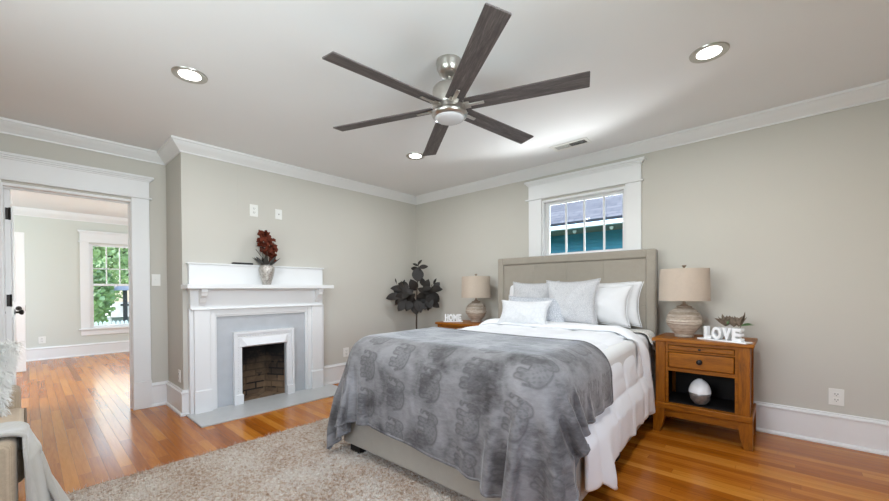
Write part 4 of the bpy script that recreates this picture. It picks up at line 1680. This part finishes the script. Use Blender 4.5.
word_sign('love_sign', 'white ceramic LOVE letters on a base on the right nightstand', 'LOVE', (-0.322, 3.425, 0.738), math.radians(-24), 0.092, [0.056, 0.072, 0.066, 0.062], 0.045, 0.33, 0.085)
word_sign('home_sign', 'small white HOME letters on the left nightstand beside the lamp', 'HOME', (-2.975, 3.46, 0.738), math.radians(32), 0.082, [0.048, 0.054, 0.060, 0.044], 0.03, 0.235, 0.065)

# succulent behind the letters
su = thing('succulent_plant', 'spiky brown and green succulent rising behind the LOVE letters', 'plant', (-0.265, 3.50, 0.738))
obj('pot', G().lathe([(0.035, 0.0), (0.042, 0.004), (0.046, 0.07), (0.046, 0.088), (0.03, 0.088), (0.001, 0.086)], (-0.265, 3.50, 0.738), 28), M['ceramic_white'], su)
g, g2 = G(), G()
rs = random.Random(12)
def rosette(gg, c, n_, L, up_):
    for k in range(n_):
        a = k * 2.4
        el = up_ + rs.uniform(-.3, .5)
        d = Vector((math.cos(a), math.sin(a), el))
        gg.leaf(c, d, Vector((-math.cos(a), -math.sin(a), 1)), L * rs.uniform(.75, 1.15), L * 0.33, -0.2, 0.5, 5)
sz = 0.738 + 0.068
rosette(g, (-0.318, 3.515, sz + 0.035), 26, 0.088, 0.8)
rosette(g, (-0.268, 3.50, sz + 0.035), 18, 0.082, 1.0)
rosette(g, (-0.238, 3.485, sz + 0.04), 18, 0.078, 1.1)
g.tube([(-0.265, 3.5, sz - 0.02), (-0.315, 3.515, sz + 0.022)], 0.008, 8).tube([(-0.265, 3.5, sz - 0.02), (-0.235, 3.485, sz + 0.025)], 0.008, 8)
g.leaf((-0.232, 3.485, sz + 0.03), (0.25, -0.1, 1.0), (0.9, -.3, 0.2), 0.125, 0.026, 0.0, 0.5)
for k in range(3):
    g2.leaf((-0.225, 3.48, sz + 0.045), (0.9, -0.35, 0.22 + 0.14 * k), (0, 0.3, 1), 0.085 - 0.012 * k, 0.022, 0.05, 0.4)
rosette(g2, (-0.305, 3.485, sz + 0.055), 8, 0.035, 0.8)
obj('leaves', g, M['succ'], su, recalc=False)
obj('green_leaves', g2, M['succgreen'], su, recalc=False, label='green pointed leaves')

# two tone egg vase on the open shelf
ev = thing('egg_vase', 'egg shaped vase, white above and silvery glass below, on the nightstand shelf', 'vase', (-0.470, 3.44, 0.236))
prof = []
for k in range(25):
    a = -PI / 2 + PI * k / 24
    r = 0.074 * math.cos(a) * (1 + 0.06 * math.sin(a) * -1)
    prof.append((max(r, 0.0008), 0.096 + 0.102 * math.sin(a)))
zc = 0.096
lo = [(max(0.028, p[0]), max(p[1], 0.0)) for p in prof if p[1] < zc + 0.004 and (p[0] > 0.026)]
hi = [p for p in prof if p[1] >= zc - 0.004]
c_ = (-0.470, 3.44, 0.236)
inner = [(p[0] - 0.005, p[1] + 0.004) for p in lo[::-1]]
obj('glass_bowl', G().lathe(lo + inner, c_, 40), M['smoke'], ev, ang=60, label='silvery glass lower half')
obj('white_top', G().lathe(hi[:-2] + [(0.016, hi[-1][1] - 0.001), (0.012, hi[-1][1] - 0.006)], c_, 40), M['ceramic_white'], ev, ang=60, label='glossy white upper half')

# ================================================================== rubber plant in the corner
px0, py0 = -3.70, 3.53
rp = thing('rubber_plant', 'tall dark leaved rubber plant standing in the corner behind the bed', 'plant', (px0, py0, 0))
obj('pot', G().lathe([(0.12, 0.0), (0.13, 0.005), (0.155, 0.25), (0.16, 0.27), (0.148, 0.27), (0.142, 0.24)], (px0, py0, 0), 36), M['pot'], rp)
obj('soil', G().lathe([(0.143, 0.225), (0.143, 0.24), (0.001, 0.245)], (px0, py0, 0), 30), M['soil'], rp)
g = G()
g.tube([(px0, py0, 0.22), (px0 + 0.004, py0, 0.7), (px0 + 0.01, py0 + 0.005, 1.1), (px0 + 0.03, py0 + 0.02, 1.48)], [0.012, 0.011, 0.009, 0.004], 10)
# side axis across the line of sight
sd = Vector((0.74, 0.67, 0)).normalized()
vw = Vector((0.67, -0.74, 0)).normalized()
def bp(a, b, z):
    p = Vector((px0, py0, 0)) + sd * a + vw * b
    return (p.x, p.y, z)
g.tube([bp(0, 0, 0.86), bp(-0.12, 0.02, 1.05), bp(-0.2, 0.03, 1.25)], [0.008, 0.007, 0.003], 8)
g.tube([bp(0, 0, 0.86), bp(0.12, 0.03, 1.02), bp(0.22, 0.03, 1.2)], [0.008, 0.007, 0.003], 8)
g.tube([bp(-0.14, 0.02, 1.09), bp(-0.23, 0.03, 1.14), bp(-0.27, 0.03, 1.24)], [0.006, 0.004, 0.002], 8)
obj('stem', g, M['stem'], rp)
g = G()
rp_ = random.Random(5)
def rl(a, b, z, da, db, dz, L, W, bend=0.25):
    d = sd * da + vw * db + Vector((0, 0, dz))
    nn = vw * 0.8 + Vector((0, 0, 0.5)) + sd * rp_.uniform(-.4, .4)
    g.leaf(bp(a, b, z), d, nn, L, W, bend, 0.12, 7)
for (a, z, da, dz, L, W) in [(-.20, 1.05, -1, -0.05, .2, .12), (-.12, 1.0, -.6, -.8, .19, .12), (-.05, 1.05, -.3, -1, .2, .13), (-.02, .98, .1, -1, .19, .13), (.02, 1.05, .5, -.9, .2, .12),
                             (-.1, 1.15, -.5, .3, .17, .12), (-.04, 1.13, -.7, -.3, .19, .13), (.0, 1.12, -.3, .6, .17, .13), (.08, 1.05, .4, -.8, .2, .12), (.14, 1.06, .6, -.6, .18, .12),
                             (.18, 1.1, .6, .4, .17, .1), (.2, 1.12, .9, .2, .16, .09), (.12, 1.12, .3, .9, .16, .1), (.06, 1.12, .8, .3, .16, .08), (.2, 1.1, .6, -.7, .18, .11),
                             (-.27, 1.22, -.2, 1, .07, .02), (-.24, 1.15, -1, .25, .1, .05), (-.17, 1.2, .2, 1, .07, .03), (-.16, 1.1, -.8, .6, .12, .06), (-.24, 1.06, -.7, .9, .12, .05), (.24, 1.2, .3, 1, .09, .04),
                             (.03, 1.24, .0, 1, .19, .16), (.03, 1.4, -.9, .35, .11, .07), (.04, 1.42, 1, .3, .13, .07), (.03, 1.46, .6, .9, .09, .04), (.03, 1.45, -.8, .5, .08, .04), (-.08, 1.0, -.2, -.6, .17, .12), (.15, 1.0, .2, -.9, .16, .1),
                             (.1, 1.18, -.2, .9, .12, .08), (.24, 1.14, .7, .8, .12, .08)]:
    rl(a, rp_.uniform(-0.03, 0.09), z, da, rp_.uniform(-.1, .5), dz, L, W)
for k in range(26):
    sdn = -1 if k % 2 else 1
    rl(sdn * rp_.uniform(0.0, 0.19), rp_.uniform(-0.05, 0.08), rp_.uniform(0.98, 1.16), sdn * rp_.uniform(0.0, 0.8), rp_.uniform(-.2, .5), rp_.uniform(-1, 0.2), rp_.uniform(.13, .19), rp_.uniform(.09, .12))
obj('foliage', g, M['ficus'], rp, recalc=False)

# ================================================================== rug
RX0, RX1, RY0, RY1 = -2.93, -0.95, -0.35, 2.1
nxr, nyr = 330, 400
xs = np.linspace(RX0, RX1, nxr)
ysr = np.linspace(RY0, RY1, nyr)
Xg, Yg = np.meshgrid(xs, ysr)
rz = np.random.default_rng(3)
edge = np.minimum(np.minimum(Xg - RX0, RX1 - Xg), np.minimum(Yg - RY0, RY1 - Yg))
Zg = 0.020 + 0.012 * rz.random(Xg.shape)
Zg *= np.clip(edge / 0.03, 0.0, 1) ** 0.5
Zg = np.maximum(Zg, 0.001)
jit = 0.004 * (rz.random(Xg.shape + (2,)) - 0.5)
jx = Xg + jit[..., 0] + 0.012 * np.sin(Yg * 17) * (np.abs(Xg - RX0) < 0.03)
Pg = np.stack([jx, Yg + jit[..., 1], Zg], -1)
g = G().grid(Pg)
# shaggy tufts
nt = 70000
bx_ = rz.uniform(RX0 + 0.004, RX1 - 0.004, nt)
by_ = rz.uniform(RY0 + 0.004, RY1 - 0.004, nt)
an = rz.uniform(0, 2 * PI, nt)
ln = rz.uniform(0.006, 0.022, nt)
wd_ = rz.uniform(0.0015, 0.003, nt)
hz_ = rz.uniform(0.026, 0.044, nt)
dx, dy = np.cos(an), np.sin(an)
t1 = np.stack([bx_ - dy * wd_, by_ + dx * wd_, np.full(nt, 0.012)], -1)
t2 = np.stack([bx_ + dy * wd_, by_ - dx * wd_, np.full(nt, 0.012)], -1)
t3 = np.stack([bx_ + dx * ln, by_ + dy * ln, hz_], -1)
me = bpy.data.meshes.new('shag_rug')
V0 = np.array(g.v)
allv = np.concatenate([V0, np.stack([t1, t2, t3], 1).reshape(-1, 3)])
tri = (np.arange(nt * 3).reshape(-1, 3) + len(V0)).tolist()
me.from_pydata(allv.tolist(), [], [list(f) for f in g.f] + tri)
me.update()
me.materials.append(M['rug'])
rug = bpy.data.objects.new('shag_rug', me)
COL.objects.link(rug)
tag(rug, 'cream and rust flecked shag rug on the oak floor at the foot of the bed', 'rug')

# ================================================================== loveseat at the left edge
sofa = thing('loveseat', 'beige upholstered loveseat along the rear wall, only its end showing', 'sofa', (-2.7, -0.45, 0))
AX0, AX1 = -2.32, -2.10      # near arm
obj('seat_base', G().box(-3.36, -2.12, -0.95, -0.06, 0.10, 0.33), M['sofa'], sofa, bevel=0.02, seg=3)
obj('back', G().box(-3.36, -2.12, -0.98, -0.76, 0.12, 0.86), M['sofa'], sofa, bevel=0.05, seg=4)
obj('arm', G().box(AX0, AX1, -0.95, -0.035, 0.10, 0.585), M['sofa'], sofa, bevel=0.03, seg=4)
obj('arm', G().box(-3.44, -3.25, -0.95, -0.035, 0.10, 0.575), M['sofa'], sofa, bevel=0.03, seg=4)
seat = obj('seat_cushion', G().box(-3.245, -2.325, -0.78, -0.012, 0.335, 0.475), M['seat'], sofa, bevel=0.035, seg=4)
seat2 = obj('piping', G().tube([(-3.22, -0.018, 0.462), (-2.8, -0.014, 0.466), (-2.34, -0.018, 0.462)], 0.005, 8), M['piping'], None)
seat2.parent = seat
for xx in (-3.30, -2.20):
    for yy_ in (-0.9, -0.12):
        obj('leg', G().lathe([(0.018, 0), (0.026, 0.11)], (xx, yy_, 0), 14), M['foot'], sofa)
# fluffy pillow at the far arm
fpw = 0.42
o = obj('fur_pillow', pillow_mesh(0.40, 0.38, 0.15, seed=9, n_=20), M['fur'], sub=1, ang=180)
bm = bmesh.new()
bm.from_mesh(o.data)
bmesh.ops.remove_doubles(bm, verts=bm.verts, dist=0.0004)
bmesh.ops.recalc_face_normals(bm, faces=bm.faces)
bm.normal_update()
src = [(v.co.copy(), v.normal.copy()) for v in bm.verts]
faces = [[v.co.copy() for v in f.verts] for f in bm.faces]
fn = [f.normal.copy() for f in bm.faces]
bm.to_mesh(o.data)
bm.free()
g = G()
rf = random.Random(2)
for f, nrm in zip(faces, fn):
    for k in range(16):
        a, b = rf.random(), rf.random()
        p = f[0].lerp(f[1], a).lerp(f[-1].lerp(f[2 if len(f) > 3 else -1], a), b)
        d = (nrm + Vector((rf.uniform(-.7, .7), rf.uniform(-.7, .7), rf.uniform(-1.1, .3)))).normalized()
        s_ = d.orthogonal().normalized() * 0.0022
        L = rf.uniform(0.025, 0.055)
        m1 = p + d * L * 0.6
        e_ = p + d * L + Vector((0, 0, -0.012))
        g.add([p - s_, p + s_, m1 + s_ * 0.7, m1 - s_ * 0.7, e_], [(0, 1, 2, 3), (3, 2, 4)])
fr = obj('fur', g, M['fur'], None, recalc=False)
fr['kind'] = 'stuff'
fr.parent = o
o.matrix_world = Matrix.Translation((-3.12, -0.27, 0.485)) @ Matrix.Rotation(math.radians(62), 4, 'Z') @ Matrix.Rotation(math.radians(-18), 4, 'X') @ Matrix.Translation((0, 0, 0.20))
tag(o, 'fluffy white long fur pillow leaning on the loveseat arm', 'pillow')

# throw lying on the seat beside the near arm and hanging in folds down the front corner
nu, nv = 80, 70
PT_ = np.zeros((nv, nu, 3))
for j in range(nv):
    v_ = j / (nv - 1)
    for i in range(nu):
        u = i / (nu - 1)
        xl = -2.66 + 0.545 * u
        # rise over the arm towards the near side
        k = min(1, max(0, (xl + 2.345) / 0.05))
        k = k * k * (3 - 2 * k)
        ztop = 0.492 + (0.603 - 0.492) * k
        lay = 0.30
        if v_ < lay:
            xx, yy_ = xl, -0.34 + 0.325 * v_ / lay
            zz = ztop + 0.004 * math.sin(xx * 40 + yy_ * 22)
            over = max(0, (v_ - lay + 0.06) / 0.06)
            zz -= 0.012 * over * over
        else:
            t = (v_ - lay) / (1 - lay)
            out = 0.012 + 0.135 * t ** 0.9
            if u < 0.5:                       # along the front of the seat
                q = u / 0.5
                xh, yh = -2.62 + 0.44 * q, 0.025 + (out - 0.025) * q ** 1.5
                yh += 0.02 * t * math.sin(2 * PI * 2 * q)
            else:                             # folds back in front of the arm
                q = (u - 0.5) / 0.5
                yh = out + (-0.012 - out) * q
                xh = -2.18 + 0.10 * q + 0.045 * t * math.sin(2 * PI * 1.7 * q)
            bl_ = min(1, t * 6)
            xx = xl + (xh - xl) * bl_
            yy_ = -0.015 + (yh + 0.015) * min(1, t * 5 + 0.2)
            zz = ztop - 0.012 - t * (0.33 + 0.22 * max(0, (u - 0.5) / 0.5) + 0.10 * max(0, (0.5 - u) / 0.5))
        PT_[j, i] = (xx, yy_, zz)
th = obj('throw_blanket', G().grid(refine(PT_, 2)), M['throw'], solid=0.013, ang=180)
tag(th, 'pale grey fleece throw hanging in folds over the front corner of the loveseat', 'throw blanket')

# ================================================================== outside
# neighbour's house beyond the bed window
nh = thing('neighbor_house', 'teal sided house with grey shingle roof outside the bed window', 'house', (-2.3, 7, -0.6))
g = G()
for k in range(40):
    z = -0.6 + k * 0.07
    g.hexa([(-9, 7.10, z), (5, 7.10, z), (5, 7.3, z), (-9, 7.3, z)], [(-9, 7.125, z + 0.07), (5, 7.125, z + 0.07), (5, 7.3, z + 0.07), (-9, 7.3, z + 0.07)])
obj('siding', g, M['teal'], nh)
obj('soffit', G().box(-9.2, 5.2, 6.50, 7.2, 2.195, 2.22), M['soffit'], nh)
obj('gutter', G().box(-9.2, 5.2, 6.42, 6.52, 2.195, 2.255), M['fascia'], nh, bevel=0.01)
ro = obj('roof', G().box(-7.2, 7.2, 0, 5.5, 0, 0.05), M['roofshingle'], None)
ro.matrix_world = Matrix.Translation((-2.3, 6.40, 2.262)) @ Matrix.Rotation(math.radians(31), 4, 'X')
ro.parent = nh
ro.matrix_parent_inverse = Matrix.Translation((-2.3, 7, -0.6)).inverted()
for xx in (-2.83, -2.18):
    obj('eave_light', G().lathe([(0.03, 2.20), (0.034, 2.175), (0.02, 2.145), (0.001, 2.14)], (xx, 6.70, 0), 14), M['fascia'], nh)

# ground
struct('ground', G().box(-60, 30, -40, 60, -0.75, -0.65), M['grass'])


def tree(loc, crown_c, rx_, ry_, rz_, n_, label, seed):
    t = thing('tree', label, 'tree', loc, 'trees beyond the far window')
    r_ = random.Random(seed)
    g = G().tube([loc, (loc[0], loc[1], crown_c[2] * 0.5), tuple(crown_c)], [0.14, 0.11, 0.05], 10)
    for k in range(6):
        a = k
        g.tube([(loc[0], loc[1], crown_c[2] - rz_ * 0.5), (crown_c[0] + rx_ * 0.7 * math.cos(a), crown_c[1] + ry_ * 0.7 * math.sin(a), crown_c[2] + rz_ * r_.uniform(-.3, .6))], [0.05, 0.015], 6)
    obj('trunk', g, M['bark'], t)
    g = G()
    for k in range(n_):
        while True:
            p = Vector((r_.uniform(-1, 1), r_.uniform(-1, 1), r_.uniform(-1, 1)))
            if 0.25 < p.length < 1:
                break
        c = Vector((crown_c[0] + p.x * rx_, crown_c[1] + p.y * ry_, crown_c[2] + p.z * rz_))
        d = Vector((r_.uniform(-1, 1), r_.uniform(-1, 1), r_.uniform(-1, .4))).normalized()
        s_ = d.orthogonal().normalized() * r_.uniform(0.04, 0.09)
        L = r_.uniform(0.1, 0.22)
        g.add([c, c + d * L * 0.5 + s_, c + d * L, c + d * L * 0.5 - s_], [(0, 1, 2, 3)])
    obj('foliage', g, M['leaf'], t, recalc=False)
    return t


tree((-15.5, 1.2, -0.65), (-15.5, 1.15, 1.15), 1.2, 0.6, 1.15, 3600, 'leafy green tree on the left outside the far window', 3)
tree((-20.0, 2.9, -0.65), (-20.0, 2.6, 3.0), 1.6, 1.7, 1.7, 5200, 'taller green tree behind the porch outside the far window', 8)
tree((-24.0, 1.0, -0.65), (-24.0, 1.4, 2.4), 1.8, 2.2, 2.4, 5200, 'distant green tree filling the far window background', 11)
ph = thing('porch', 'grey roofed porch with dark posts outside the far window', 'porch', (-16.5, 2.6, -0.65))
obj('roof', G().hexa([(-17.6, 1.78, 1.16), (-15.6, 1.78, 1.16), (-15.6, 4.6, 1.16), (-17.6, 4.6, 1.16)], [(-17.4, 1.95, 1.32), (-15.8, 1.95, 1.32), (-15.8, 4.4, 1.36), (-17.4, 4.4, 1.36)]), M['greyhouse'], ph, bevel=0.01)
for yy_ in (2.06, 2.6, 3.2):
    obj('post', G().box(-15.95, -15.83, yy_, yy_ + 0.1, -0.65, 1.16), M['porchpost'], ph)
obj('railing', G().box(-15.93, -15.87, 2.0, 4.4, 0.66, 0.72).box(-15.93, -15.87, 2.0, 4.4, 0.12, 0.16), M['porchpost'], ph)
sh = thing('shed', 'pale grey shed low outside the far window', 'shed', (-17.5, 2.9, -0.65))
obj('walls', G().box(-18.2, -17.0, 1.9, 4.2, -0.65, 0.25), M['greyhouse'], sh)
obj('roof', G().hexa([(-18.3, 1.8, 0.25), (-16.9, 1.8, 0.25), (-16.9, 4.3, 0.25), (-18.3, 4.3, 0.25)], [(-17.7, 2.0, 0.75), (-17.5, 2.0, 0.75), (-17.5, 4.3, 0.75), (-17.7, 4.3, 0.75)]), M['fascia'], sh)
fe = thing('picket_fence', 'low white picket fence at the bottom of the far window view', 'fence', (-13, 1.4, -0.65))
for k in range(12):
    y = 0.95 + k * 0.085
    obj('picket', G().prism([(0, 0), (0.065, 0), (0.065, 0.98), (0.0325, 1.02), (0, 0.98)], lambda a, b: (-13.02, y + a, -0.65 + b), lambda a, b: (-13.0, y + a, -0.65 + b)), M['fascia'], fe)
obj('rail', G().box(-13.05, -13.02, 0.93, 1.98, 0.2, 0.27).box(-13.05, -13.02, 0.93, 1.98, -0.3, -0.23), M['fascia'], fe)
